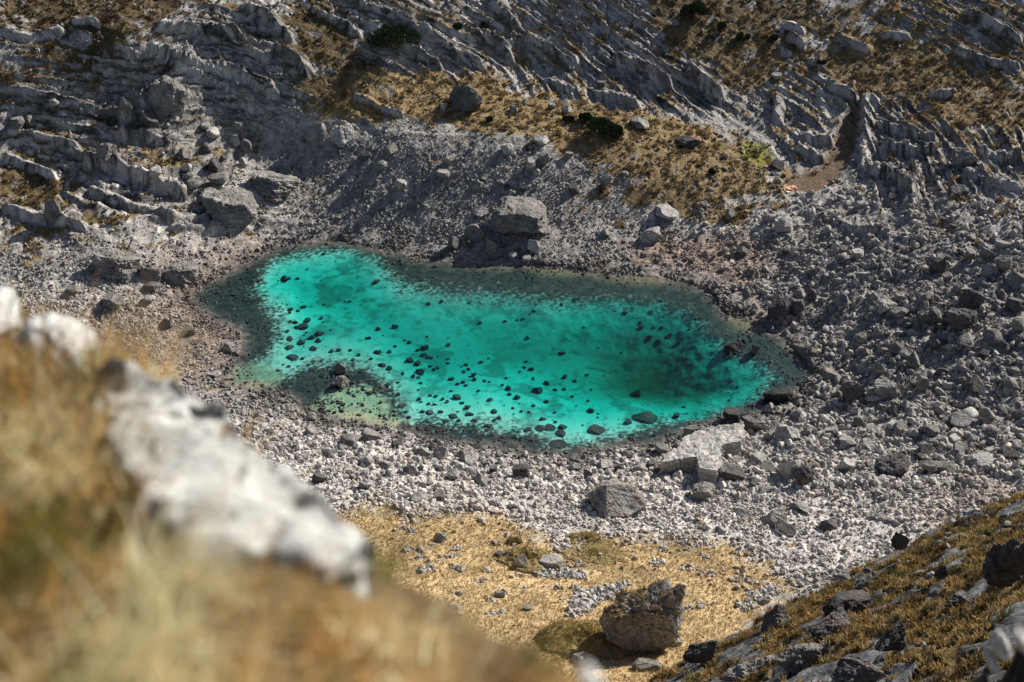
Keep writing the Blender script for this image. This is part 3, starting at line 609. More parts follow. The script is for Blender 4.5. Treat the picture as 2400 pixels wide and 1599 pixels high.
# other rocks that can be read in the photo
MORE = [(1115,545,56,44,'grey'),(1064,570,34,42,'dark'),(1251,577,30,46,'pale'),(1152,578,28,38,'grey'),(1205,598,26,18,'pale'),(1232,606,26,20,'pale'),(1124,495,46,22,'pale'),(1100,575,20,24,'dark'),(1180,572,20,20,'dark'),(1195,540,40,28,'dark'),(1040,250,16,22,'pale'),(296,245,30,38,'grey'),(347,274,46,42,'dark'),(41,289,48,32,'grey'),(72,283,36,34,'grey'),(551,332,26,34,'pale'),(500,313,38,32,'pale'),(558,296,36,34,'grey'),(480,296,26,22,'pale'),(435,360,38,34,'grey'),(438,390,28,22,'pale'),(571,382,24,28,'pale'),(364,403,32,28,'pale'),(503,388,36,38,'dark'),(512,420,50,34,'grey'),(452,432,40,26,'grey'),(892,384,42,30,'grey'),(914,350,36,36,'grey'),(939,435,30,34,'pale'),(1038,410,32,28,'pale'),(1053,376,24,22,'grey'),(1188,350,34,30,'pale'),(1267,328,36,26,'pale'),(1244,388,30,38,'pale'),(1274,371,26,32,'grey'),(1417,428,28,30,'grey'),(1327,257,26,20,'pale'),(1292,249,20,18,'grey'),(1500,292,54,24,'grey'),(1409,198,22,20,'dark'),(1228,240,18,14,'grey'),(1205,255,26,20,'grey'),(1824,385,34,26,'dark'),(1826,424,20,16,'pale'),(1819,180,26,20,'grey'),(1712,503,26,30,'grey'),(2013,478,32,26,'pale'),(1869,720,34,46,'dark'),(1872,688,28,28,'pale'),(1899,694,28,40,'grey'),(2110,730,42,28,'grey'),(2316,637,36,38,'grey'),(2317,594,38,34,'grey'),(2348,574,36,22,'grey'),(2273,598,32,30,'grey'),(2350,618,36,50,'grey'),(2195,620,36,52,'dark'),(2203,660,20,22,'pale'),(2141,845,34,44,'grey'),(2059,863,38,32,'pale'),(1947,876,50,32,'grey'),(2160,900,32,40,'grey'),(2137,897,18,30,'grey'),(1772,818,26,30,'dark'),(1800,955,38,28,'grey'),(1763,995,52,42,'dark'),(1801,1021,28,30,'grey'),(1547,1050,36,28,'grey'),(1619,1012,34,28,'grey'),(1894,963,22,20,'pale'),(2178,1097,36,36,'grey'),(2215,1098,52,32,'grey'),(1943,1226,48,32,'dark'),(1131,1122,42,28,'grey'),(854,1141,26,28,'grey'),(1164,1272,24,14,'grey'),(965,1241,20,12,'pale'),(797,864,30,26,'dark'),(350,700,34,20,'pale'),(172,680,34,24,'grey'),(255,812,32,20,'pale'),(241,822,26,14,'grey'),(445,776,32,22,'dark'),(507,876,32,18,'pale'),(355,672,40,26,'dark'),(1420,545,26,20,'grey'),(1650,480,22,20,'grey'),(1560,500,70,30,'pale'),(1740,590,30,20,'dark'),(1760,640,26,20,'grey'),(2350,690,30,26,'grey'),(2390,760,40,40,'grey'),(2330,790,60,36,'grey'),(2200,800,50,34,'dark'),(2020,790,30,22,'grey'),(2290,900,56,40,'dark'),(2370,900,50,36,'grey'),(2260,980,80,30,'pale'),(2330,1010,50,30,'grey'),(2180,1010,44,34,'grey'),(2110,1000,40,30,'grey'),(2040,1005,40,26,'pale'),(1990,1035,46,22,'pale'),(1950,1010,34,26,'grey'),(1900,1010,36,24,'grey'),(2300,1080,60,30,'pale'),(2370,1060,60,36,'dark'),(2250,1050,40,26,'grey'),(1985,1090,44,30,'pale'),(1780,1075,50,30,'pale'),(1790,1140,34,22,'pale'),(1740,1205,44,20,'pale'),(1690,1240,30,18,'pale'),(1880,1190,46,26,'grey'),(1840,1240,60,26,'grey'),(2030,1115,40,24,'pale'),(1470,1065,30,20,'dark'),(1500,1095,40,24,'grey'),(1420,1090,36,22,'pale'),(1350,1095,30,20,'grey'),(1290,1110,28,20,'pale'),(1100,1075,50,34,'pale'),(1060,1110,40,28,'grey'),(990,1060,36,28,'grey'),(930,1040,30,24,'dark'),(870,1020,60,34,'grey'),(820,1030,50,30,'grey'),(960,1100,34,26,'dark'),(900,1090,30,24,'grey'),(780,1060,30,22,'grey'),(730,1010,34,26,'grey'),(750,1120,34,30,'dark'),(860,1075,36,26,'pale'),(1030,1160,34,22,'grey'),(980,1170,44,20,'grey'),(1110,1190,30,16,'dark'),(1210,1190,26,14,'dark'),(730,975,24,20,'pale')]
landmarks = []; recs = []; used_px = []
def add_boulder(u, v, w_, h, tone, label=None, phrase=None, proto=None):
    me = PROTO_M[tone][proto if proto is not None else random.randrange(16)]
    o = put_rock('boulder', me, u, v, w_, h, rz=random.uniform(-3.1, 3.1) if label is None else random.uniform(-.4, .4))
    used_px.append((u, v, max(w_, h)))
    recs.append([o, u, v, w_, tone, label]); 
    if phrase: landmarks.append((phrase, u, v))
    return o
HSEED = {0: (True,), 2: 0}
for i, (u, v, w_, h, tone, ph, lab) in enumerate(HERO):
    if w_ == 0: landmarks.append((ph, u, v)); continue
    big_ = w_ > 56
    bias = None; strata = 0
    if i == 0: bias = [(.12,.1,1,.5),(-.15,-1,.05,.5),(1,-.25,.15,.72),(0,-.9,-.7,.62),(-1,.1,.3,.72),(-.5,0,1,.62)]; strata = 3.2
    elif ph in ('square block', 'cream cube boulder', 'near shore cube'): bias = [(0,0,1,.55),(0,-1,.1,.55),(1,0,.1,.6),(-1,0,0,.6)]
    elif ph == 'rust-faced pyramid': bias = [(.6,-.3,.6,.42),(-.7,-.5,.4,.45),(.2,.8,.5,.5)]
    elif ph in ('rounded shore bluff', 'flat shelf slab', 'creased bluff', 'end bluff', 'middle bluff', 'sunlit dome outcrop'): strata = 3.5
    elif ph in ('shaded lean slab', 'dark awash slab'): bias = [(.3,.1,1,.35),(0,-1,.1,.5)]
    bluff = strata > 3.4
    if bluff: bias = [(.1,.1,1,.42),(-.2,-1,.3,.5),(.5,-.9,.2,.55)]
    vv, ff = rock_shape(700+i, 6 if big_ or bluff else 5, (8 if bluff else 3) if bias else 11, .42 if not bluff else .5, .15 if bluff else .10, bias, strata)
    me = np_mesh('boulder', vv, ff); me.materials.append(M_BY[tone])
    o = put_rock('boulder', me, u, v, w_, h, rz=random.uniform(-.15, .15), sink=.36 if bluff else .18)
    if ph in ('rounded shore bluff', 'flat shelf slab', 'creased bluff', 'end bluff', 'middle bluff'): o.rotation_euler[1] = .12
    if ph == 'sunlit dome outcrop': o.rotation_euler[1] = .5
    used_px.append((u, v, max(w_, h))); recs.append([o, u, v, w_, tone, lab]); landmarks.append((ph, u, v))
    if ph == 'mossy scree outcrop': MOSSY = o
# the giant slab: traced outline, real thickness
top = [(1547,1082),(1575,1058),(1612,1020),(1660,1002),(1740,990),(1748,1010),(1738,1032),(1700,1040),(1686,1052),(1694,1085),(1680,1104),(1640,1096),(1632,1070),(1590,1076)]
g0, gd = ground(1640, 1100)
zt = max(g0[2], 0)+2.9
pts = []
for i, (u, v) in enumerate(top):
    k = (1110-v)/120.0
    pts.append(at_z(u, v, zt - 1.9*min(max(k, 0), 1)))
bm = bmesh.new()
a_ = [bm.verts.new(p) for p in pts]; b_ = [bm.verts.new((p[0]+.25*(p[0]-g0[0])*.1, p[1]-.25, p[2]-4.6)) for p in pts]
bm.faces.new(a_[::-1]); bm.faces.new(b_)
for i in range(len(a_)): j = (i+1) % len(a_); bm.faces.new((a_[i], a_[j], b_[j], b_[i]))
bmesh.ops.recalc_face_normals(bm, faces=bm.faces); bmesh.ops.triangulate(bm, faces=bm.faces)
for _ in range(5): 
    ed = [e for e in bm.edges if e.calc_length() > .55]
    if ed: bmesh.ops.subdivide_edges(bm, edges=ed, cuts=1, use_grid_fill=False); bmesh.ops.triangulate(bm, faces=bm.faces)
bm.normal_update()
for v_ in bm.verts:
    c = v_.co; q = float(fbm(np.array([c.x*.6+c.z*.4]), np.array([c.y*.6+c.z*.5]), 4, 5)[0]); q2 = float(fbm(np.array([c.x*2.1+c.z*1.7]), np.array([c.y*2.1-c.z*1.9]), 3, 6)[0]); v_.co = c + v_.normal*(.55*q+.28*q2) + Vector((.35*q2, .3*q, 0))
me = bpy.data.meshes.new('boulder'); bm.to_mesh(me); bm.free(); me.materials.append(M_PALE)
tag(link('boulder', me), HERO[1][6], 'boulder', 'boulders lying around the lake'); used_px.append((1640, 1050, 190))
for (u, v, w_, h, tone) in MORE: add_boulder(u, v, w_, h, tone)
# further boulders of the scree, the largest of what cannot be told one by one
ZN = [(2150,640,200,110,1.0),(2250,800,140,90,1.0),(2100,980,220,60,1.0),(1900,560,80,50,.5),(1950,1080,300,50,.8),(250,720,200,50,.35),(950,1060,220,30,.6),(1350,1110,200,30,.5),(500,360,120,60,.3),(1250,400,180,50,.25),(250,300,160,50,.25)]
def free(u, v, r):
    return all(abs(u-a)+1.6*abs(v-b) > .55*(r+s) for a, b, s in used_px)
tries = 0
while len(recs) < 296 and tries < 9000:
    tries += 1
    a, b, ru, rv, wt = random.choices(ZN, [z[4]*z[2]*z[3] for z in ZN])[0]
    u, v = random.gauss(a, ru*.7), random.gauss(b, rv*.7)
    if not (8 < u < 2392 and 20 < v < 1240): continue
    A = np.array([u]); B = np.array([v])
    if sdist(A, B, LAKE)[0] > -12 or sdist(A, B, MEADOW)[0] > -6: continue
    if v > 1130 and u > 1900: continue
    wpx = 18*random.paretovariate(2.6)
    if wpx > 60 or not free(u, v, wpx): continue
    add_boulder(u, v, wpx, wpx*random.uniform(.7, .95), random.choices(['grey', 'pale', 'dark'], [.5, .25, .25])[0])
# submerged stones of the lake
SUB5 = [(245,377,50),(370,690,45),(255,705,45),(185,765,42),(250,868,55),(577,832,58),(530,850,28),(470,797,32),(370,825,28),(590,757,22),(957,660,30),(1280,768,40),(1517,870,48),(1015,905,22),(965,932,34),(1310,980,40),(1260,970,26),(1230,1000,22),(860,950,34),(845,998,32),(875,982,32),(915,1022,45),(918,1054,34),(757,1052,48),(840,1070,36),(860,1092,34),(800,1085,30),(985,1062,30),(1020,1067,26),(1137,1042,26),(1150,1117,42),(1160,1153,34),(1352,1136,72),(1213,1178,50),(1418,1078,50),(1540,1035,40),(1537,1120,32),(1720,1124,24),(800,1177,68),(655,1167,34),(700,1187,30),(545,1003,70),(495,1030,40),(545,1078,30),(470,925,60),(525,945,50),(610,1280,60),(560,1272,40),(685,1272,36),(420,1228,60),(885,1290,52),(770,1305,60),(720,1340,40),(920,1330,50),(870,1247,42),(1025,1192,42),(1055,1272,50),(1090,1313,40),(1055,1330,34),(1015,1370,55),(1240,1272,28),(1295,1275,28),(1325,1233,30),(1410,1207,40),(1390,1325,45),(1285,1397,60),(1370,1390,70),(1440,1385,80),(1525,1382,60),(1510,1425,80),(1720,1270,60),(2025,1160,80),(1975,1345,60),(2095,1315,165),(2310,1305,50),(1060,1435,70),(1115,1442,50),(1290,1450,60),(1340,1470,60),(1760,1400,120),(1490,1500,120),(1170,1500,110),(920,1510,80),(2065,695,40),(1955,590,34),(2320,800,40),(1670,693,22),(280,955,60),(330,975,50),(320,1085,40),(290,1110,50),(240,1120,40),(340,1125,40),(735,910,24),(735,940,28),(660,972,36),(610,960,30),(640,985,30),(565,885,45),(600,900,34),(620,905,30),(205,910,30),(80,915,28),(120,885,36),(60,850,30),(545,1385,70),(600,1392,60),(690,1395,70),(1700,1200,24),(1590,1170,28),(1470,1280,24),(1180,1250,26),(945,1130,26),(1110,1090,22),(2130,760,40),(2190,790,50),(2250,760,40),(2060,660,30),(1250,635,26),(1215,640,20),(1130,650,26),(1330,580,30),(1300,600,24)]
SUB4 = [(2090,553,40),(2005,570,40),(2055,578,34),(2120,645,50),(2215,630,30),(2145,768,60),(2200,740,60),(2195,787,44),(2075,797,70),(2160,840,60),(2020,900,84),(2285,855,40),(2335,850,40),(2090,690,70),(2050,695,50),(2000,650,30),(2035,660,40),(1995,770,50),(2000,830,60),(1960,360,60),(1990,355,40),(2050,355,30)]
subs = [(800+a/2.941, 533+b/2.941, c/2.941) for a, b, c in SUB5] + [(a/2.941, 533+b/2.941, c/2.941) for a, b, c in SUB4]
SUBZ = [(950,850,70,40,1),(1010,960,90,35,1),(690,790,50,50,.8),(1250,990,140,25,.8),(1200,710,130,25,.7),(1330,930,90,40,.4),(1560,760,90,50,.5),(700,870,70,30,.6)]
seen_sub = list(subs)
for k in range(4000):
    if len(seen_sub) >= 190: break
    a, b, ru, rv, wt = random.choices(SUBZ, [z[4]*z[2]*z[3] for z in SUBZ])[0]
    u, v = random.gauss(a, ru*.7), random.gauss(b, rv*.7); s = random.uniform(6, 13)
    if sdist(np.array([u]), np.array([v]), LAKE)[0] < 8: continue
    if all(abs(u-q[0])+1.5*abs(v-q[1]) > .6*(s+q[2]) for q in seen_sub): seen_sub.append((u, v, s))
srecs = []
for qq in range(len(seen_sub)):
    u, v, wpx = seen_sub[qq]
    p, d = ground(u, v); s = d/F; W = wpx*s
    o = link('submerged_boulder', PROTO_M['wet'][random.randrange(16)])
    hz = min(W*random.uniform(.45, .7), max(-p[2]*.9, .25)+.1)
    o.location = (p[0], p[1], p[2]+hz*.25); o.scale = (W, W*random.uniform(.8, 1.1), hz)
    o.rotation_euler = (0, 0, random.uniform(-3, 3))
    srecs.append([o, u, v, wpx, 'wet', None])

# labels that say which rock it is, from its look and the landmark it lies by
def dirword(du, dv):
    a = math.degrees(math.atan2(-dv, du)) % 360
    return ['right of', 'up to the right of', 'above', 'up to the left of', 'left of', 'down to the left of', 'below', 'down to the right of'][int((a+22.5)//45) % 8]
def autolabel(rs, noun, marks, tones, fmt, near=55, far=140):
    groups = {}
    for r in rs:
        if r[5]: continue
        o, u, v, w_, tone, _ = r
        ph, a, b = min(marks, key=lambda m: math.hypot(u-m[1], 1.5*(v-m[2])))
        dd = math.hypot(u-a, 1.5*(v-b)); dw = 'just ' if dd < near else ('' if dd < far else 'far ')
        key = (tones[tone], dw+dirword(u-a, v-b), ph)
        groups.setdefault(key, []).append(r)
    orders = ['largest', 'second largest', 'third largest', 'fourth largest', 'fifth largest', 'sixth largest', 'seventh largest', 'eighth largest', 'ninth largest', 'tenth largest', 'eleventh largest', 'twelfth largest']
    for (t, dw, ph), L in groups.items():
        L.sort(key=lambda r: -r[3])
        for k, r in enumerate(L):
            if len(L) == 1: r[5] = fmt % (t, noun, dw, ph)
            elif len(L) == 2: r[5] = fmt % (('larger ' if k == 0 else 'smaller ')+t, noun, dw, ph)
            else: r[5] = fmt % ((orders[k] if k < 12 else 'smallest')+' '+t, noun, dw, ph)
autolabel(recs, 'boulder', landmarks, {'grey': 'grey', 'pale': 'pale', 'dark': 'dark', 'wet': 'wet dark'}, '%s %s %s the %s')
for r in recs: tag(r[0], r[5], 'boulder', 'boulders lying around the lake')
SMARK = [('sand patch', 820, 955), ('dark lake boulder', 1720, 820), ('giant pale slab', 1640, 1050), ('awash twin rock', 800, 890), ('deepest blue water', 1600, 880), ('massive layered block', 1217, 560), ('pale swirl at the far inlet', 800, 690), ('large square sunken block', 1512, 980), ('lone round sunken stone', 926, 768), ('broad flat sunken stone', 687, 839), ('near bank bulge', 1250, 1040), ('middle of the lake', 1230, 800), ('far bank overhang', 1000, 650), ('flat shingle rock', 541, 814)]
for r in srecs:
    if abs(r[1]-1512.3) < 2 and r[3] > 50: r[5] = 'large square sunken dark block near the near bank, biggest under water'
    if abs(r[1]-925.8) < 2 and abs(r[2]-767.6) < 2: r[5] = 'lone round sunken dark stone on pale silt, upper left lake'
    if abs(r[1]-686.8) < 2 and r[3] > 26: r[5] = 'broad flat sunken stone in the left shallows'
autolabel(srecs, 'sunken stone', SMARK, {'wet': 'dark'}, '%s %s %s the %s', 40, 100)
for r in srecs: tag(r[0], r[5], 'sunken boulder', 'dark stones on the lake bed')

# rubble: one body of loose stones nobody could count
gdens = splat(U, V, [(2150,640,260,140,1.0),(2200,850,220,120,1.0),(2050,1020,300,80,1.3),(1850,1120,300,70,1.3),(1300,1120,500,60,1.3),(1700,1220,250,60,.9),(1900,1280,150,60,.8),(1000,1080,250,60,1.3),(750,1020,120,80,1.2),(250,730,260,80,1.2),(450,800,120,60,.6),(1050,430,280,90,1.15),(700,470,140,60,.8),(1400,560,200,50,.7),(1650,600,120,40,.5),(500,360,130,70,.45),(250,320,200,90,.25),(1500,420,200,60,.35),(1250,310,250,40,.12),(1950,420,80,50,.35),(1500,100,900,120,.34),(1900,250,300,120,.34),(300,300,400,150,.3)], .05)
fringe = sstep(-36, -4, sdl)*sstep(26, 0, sdl)
gdens = np.clip(gdens + .5*sstep(-30, -6, sdl)*sstep(12, 3, sdl)*sstep(-.2, .3, fbm(X/4, Y/4, 3, 112)), 0, 2)*(1-.90*mead)*(1-.92*SPM)*(1-.8*tr)*(1-.92*sstep(-8, 10, sdt))*(1-.6*sstep(4, 12, sdl))*(1-.3*gm*(V < 700))*(1-.93*gu)
gdens = gdens*(.25+1.2*sstep(-.2, .35, fbm(X/6, Y/6, 4, 110)))*(1-.6*np.clip(ST, 0, 1)*(V < 600))
inframe = (UF > -60) & (UF < 2460) & (VF > -30) & (VF < 1640) & (DF > 42)
gdens = gdens + 1.6*gv
for hu, hv in [(1926,463),(2003,525),(2062,506)]: gdens = gdens*(1-sstep(1.6, 1.2, np.hypot(UF-hu, 1.3*(VF-hv))/16))
pw = (gdens*inframe).ravel(); NRUB = 100000
pick = rng.choice(len(pw), NRUB, p=pw/pw.sum())
szmax = np.where(sdl.ravel()[pick] > -14, .95, 9)
szmax = np.minimum(szmax, splat(U, V, [(2150,800,300,300,1.5),(1500,1110,700,50,1.25),(1800,1240,300,60,.75),(1050,430,280,90,.62),(250,730,260,80,.7),(450,800,120,60,.6)], .9).ravel()[pick])
size = np.minimum(.22*(1+rng.pareto(1.75, NRUB)*.7), szmax*rng.uniform(.6, 1.15, NRUB))
P0 = np.stack([X.ravel()[pick], Y.ravel()[pick], Z.ravel()[pick]], -1) + np.c_[rng.normal(0, .12, (NRUB, 2)), np.zeros(NRUB)]
sub_lake = ((sdl > 2) & (offl > .5)).ravel()[pick]
colr = Cc.reshape(-1, 3)[pick]
sdl_p = sdl.ravel()[pick]
lsc = lit_scree.ravel()[pick]  # the same painted sunlight, carried into the rubble colours
V_l, F_l, C_l = [], [], []; base = 0
def rot_mats(n):
    q = rng.normal(size=(n, 4)); q /= np.linalg.norm(q, axis=1)[:, None]; a, b, c, d = q.T
    return np.stack([np.stack([1-2*(c*c+d*d), 2*(b*c-a*d), 2*(b*d+a*c)], -1), np.stack([2*(b*c+a*d), 1-2*(b*b+d*d), 2*(c*d-a*b)], -1), np.stack([2*(b*d-a*c), 2*(c*d+a*b), 1-2*(b*b+c*c)], -1)], 1)
order = np.argsort(size)
chunks = [(o_, 1) for o_ in np.array_split(order[:int(NRUB*.72)], 10)] + [(o_, 2) for o_ in np.array_split(order[int(NRUB*.72):], 14)]
for ch, lv in chunks:
    v, f = rock_shape(300+len(V_l), lv, 9, .45)
    if lv == 1: v = v + rng.normal(0, .03, v.shape)
    n = len(ch); M = rot_mats(n); s = size[ch]
    W = np.einsum('nij,vj->nvi', M, v*np.array([1.25, 1.0, .75]))*s[:, None, None]
    W += (P0[ch] + np.c_[np.zeros((n, 2)), s*np.where(sub_lake[ch], -.12, .18)])[:, None]
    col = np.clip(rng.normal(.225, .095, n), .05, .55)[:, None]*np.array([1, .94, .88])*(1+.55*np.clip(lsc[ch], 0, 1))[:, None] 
    col = np.where(rng.random(n)[:, None] < .12, col*np.array([1, .86, .74]), col)
    col = .6*col + .4*colr[ch]*1.25
    wetm = (sstep(-46, 2, sdl_p[ch])*np.clip(.65+1.1*fbm(P0[ch, 0]/6, P0[ch, 1]/6, 3, 88), .1, 1))[:, None]; col = col*(1-.62*wetm)
    col = np.where(sub_lake[ch][:, None], (np.clip(rng.normal(.045, .02, n), .015, .1)+.14*sstep(14, 2, sdl_p[ch]))[:, None]*np.array([1, .95, .88]), col)
    V_l.append(W.reshape(-1, 3)); F_l.append((f[None] + (np.arange(n)*len(v))[:, None, None]).reshape(-1, 3)+base); base += n*len(v)
    C_l.append(np.repeat(col, len(v), 0))
me = np_mesh('loose_rubble', np.vstack(V_l), np.vstack(F_l), np.vstack(C_l))
tag(link('loose_rubble', me, M_RUBBLE), 'loose grey limestone rubble covering the screes and the shore', 'rubble', kind='stuff')
del V_l, F_l, C_l

# grass tufts: one body on the spur, the meadow and the far bench
def tufts(name, pos, size, col, blades, label, lean=.5, wid=.05):
    n = len(pos); N = n*blades
    p = np.repeat(pos, blades, 0); s = np.repeat(size, blades)*rng.uniform(.6, 1.25, N); c = np.repeat(col, blades, 0)*rng.uniform(.65, 1.35, N)[:, None]
    a = rng.uniform(0, 2*np.pi, N); l = rng.uniform(.1, 1, N)*lean; dr = np.c_[np.cos(a), np.sin(a)]
    r0_ = rng.uniform(0, .45, N)*s
    root = p + np.c_[dr*r0_[:, None], np.full(N, -.04)]
    perp = np.c_[-dr[:, 1], dr[:, 0], np.zeros(N)]*(wid*s)[:, None]
    mid = root + np.c_[dr*(l*s*.45)[:, None], s*.62]; tip = root + np.c_[dr*(l*s*1.15)[:, None], s*(1-.35*l)]
    v = np.stack([root-perp, root+perp, mid+perp*.7, mid-perp*.7, tip], 1).reshape(-1, 3)
    b = (np.arange(N)*5)[:, None]
    f = np.concatenate([b+np.array([[0, 1, 2]]), b+np.array([[0, 2, 3]]), b+np.array([[3, 2, 4]])], 0)
    me = np_mesh(name, v, f, np.repeat(np.clip(c, .01, .7), 5, 0))
    return tag(link(name, me, M_TUFT), label, 'grass', kind='stuff')
vis = inframe.ravel()
def pickon(mask, n):
    q = (mask.ravel()*vis); return rng.choice(len(q), n, p=q/q.sum())
k = pickon(SPM*(1-spr_rock)*(.06+sstep(.5, .15, h1))*sstep(-.35, .2, fbm(X/2.6, Y/2.6, 3, 145)), 15000)
pos = np.stack([X.ravel()[k], Y.ravel()[k], Z.ravel()[k]], -1)
pal = np.array([[.08,.055,.022],[.18,.11,.035],[.26,.165,.055],[.35,.25,.11],[.09,.08,.028]])
tufts('spur_grass', pos, rng.uniform(.25, .62, len(k)), pal[np.clip((fbm(pos[:, 0]/4, pos[:, 1]/4, 3, 146)*1.6+.5)*5+rng.normal(0, .8, len(k)), 0, 4.99).astype(int)][:, :], 9, 'ochre tussock grass on the near right spur', .7, .07)
k = pickon(mead*(1-gv), 22000)
pos = np.stack([X.ravel()[k], Y.ravel()[k], Z.ravel()[k]], -1)
tufts('meadow_grass', pos, rng.uniform(.16, .4, len(k)), np.array([[.42,.29,.13],[.50,.37,.19],[.31,.20,.08],[.21,.155,.06]])[rng.choice(4, len(k), p=[.4,.25,.22,.13])], 5, 'short straw coloured grass of the flat meadow', .9, .12)
k = pickon(gm*hill*(1-HEATH*.4)*sstep(.6, .2, g1)*sstep(-.15, .3, fbm(X/3, Y/3, 3, 141)), 15000)
pos = np.stack([X.ravel()[k], Y.ravel()[k], Z.ravel()[k]], -1)
tufts('hillside_grass', pos, rng.uniform(.3, .75, len(k)), np.clip(gcol.reshape(-1, 3)[k]*1.1, .02, .5), 6, 'ochre and brown grass tussocks on the far hillside', .8, .14)

# ------------------------------------------------------------------ turf mounds, capped rock
def blob(name, u, v, wpx, hpx, seed, mat, depth_k=.8, bias=None, rough=.09, rz=0.0, sink=.2, planes=12, sub=5, zmin=.42):
    vv, ff = rock_shape(seed, sub, planes, .62, rough, bias)
    me = np_mesh(name, vv, ff); me.materials.append(mat)
    return put_rock(name, me, u, v, wpx, hpx, rz, depth_k, sink, None, .03, zmin)
def grow(name, parent, target, n, sz, pal, label=None):
    """grass growing on the upward faces of a rock, as one part of it"""
    me = target.data; bpy.context.view_layer.update(); mw = target.matrix_basis.copy(); nm = mw.to_3x3().inverted().transposed()
    L = [(mw @ p.center) for p in me.polygons if (nm @ p.normal).normalized().z > .5]
    L = [L[i] for i in rng.integers(0, len(L), n)]
    pos = np.array([q[:] for q in L]) + np.c_[rng.normal(0, .1, (n, 2)), np.zeros(n)]
    pl = np.array(pal); o = tufts(name, pos, rng.uniform(.5, 1.2, n)*sz, pl[rng.integers(0, len(pl), n)], 7, 'x', .8, .1)
    for kk in ('label', 'category'): del o[kk]
    o.parent = parent; o.matrix_parent_inverse = mw.inverted(); return o
cap = blob('capped_crag', 1502, 1462, 210, 184, 811, M_TURF, .62, [(-.30,.15,.94,.50),(.10,-1,-.22,.40),(1,-.1,.0,.70),(-.9,-.5,-.1,.74),(.55,-.75,.25,.62)], .26, .1, .10, 3, 7)
tag(cap, 'tall crag with a dark overhanging face and turf cap in the near meadow', 'crag')
grow('turf_cap', cap, cap, 700, .32, [[.32,.21,.07],[.24,.15,.05],[.15,.12,.04]])
grow('moss', MOSSY, MOSSY, 90, .3, [[.34,.22,.07],[.22,.14,.05]])
def hummock(name, u, v, wpx, hpx, seed, mat, depth=.7):
    p, d = ground(u, v+hpx*.25); s_ = d/F; A = wpx*s_*.58; B = A*depth; H = max(hpx*s_*.62-.3*B, .35)
    rr_, aa = np.meshgrid(np.linspace(0, 1.0, 34), np.linspace(0, 2*np.pi, 90, endpoint=False), indexing='ij')
    ed = 1+.45*fbm(np.cos(aa)*1.6, np.sin(aa)*1.6, 3, seed); x = p[0]+A*rr_*ed*np.cos(aa); y = p[1]+B*rr_*ed*np.sin(aa)
    h = H*np.clip(1-rr_**2, 0, 1)**.8*(1+.9*fbm(x/(.5*A)+seed, y/(.5*A), 4, seed+1)) + .18*fbm(x*1.4, y*1.4, 3, seed+2)
    z = height(x.ravel(), y.ravel()).reshape(x.shape); z = z*(1-np.exp(-3*rr_**2))+p[2]*np.exp(-3*rr_**2) + h - .5*sstep(.85, 1, rr_)
    ii = np.arange(x.size).reshape(x.shape); jj = np.roll(ii, -1, 1)
    f_ = np.stack([ii[:-1], ii[1:], jj[1:], jj[:-1]], -1).reshape(-1, 4)
    me = np_mesh(name, np.stack([x, y, z], -1).reshape(-1, 3), f_, None, True); o = link(name, me, mat); return o
aprn = hummock('turf_bank', 1375, 1480, 230, 110, 812, M_TURFG, .8)
tag(aprn, 'sloping bank of green-brown turf against the left side of the crag', 'turf mound')
grow('turf', aprn, aprn, 1500, .3, [[.34,.22,.07],[.25,.16,.05],[.14,.12,.035]])
for i, (u, v, a, b, lab) in enumerate([(1235,1300,118,66,'largest turf mound with pale rocks showing through in the meadow'),(1395,1290,128,30,'long low green turf mound right of the largest mound'),(1378,1258,92,26,'low rocky turf mound at the meadow edge by the scree'),(1206,1266,30,22,'smallest dark turf hummock behind the largest mound')]):
    o = hummock('turf_mound', u, v, a*1.15, b, 820+i*5, M_TURFG, .7)
    tag(o, lab, 'turf mound', 'turf mounds in the meadow'); grow('turf', o, o, 420, .26, [[.34,.23,.08],[.22,.15,.05],[.10,.10,.03]])
for u, v, a, b, t, lab in [(1222,1318,34,40,'pale','pale upright stone at the front of the largest turf mound'),(1290,1322,60,14,'pale','flat white stone at the foot of the largest turf mound'),(1172,1296,30,18,'grey','grey stone left of the largest turf mound'),(1370,1546,62,32,'pale','pale layered slab in the grass left of the crag foot'),(1440,1530,44,14,'pale','small flat white stone under the crag'),(1585,1500,30,40,'pale','pale stone right of the crag foot'),(1515,1562,70,22,'grey','low grey rock rib below the crag'),(1172,1390,26,22,'pale','white stone half hidden behind the blurred grass'),(1236,1424,24,14,'pale','small white stone in the meadow above the blurred grass')]:
    o = put_rock('meadow_stone', PROTO_M[t][random.randrange(16)], u, v, a, b, 0.1, .7); tag(o, lab, 'stone', 'stones in the meadow')
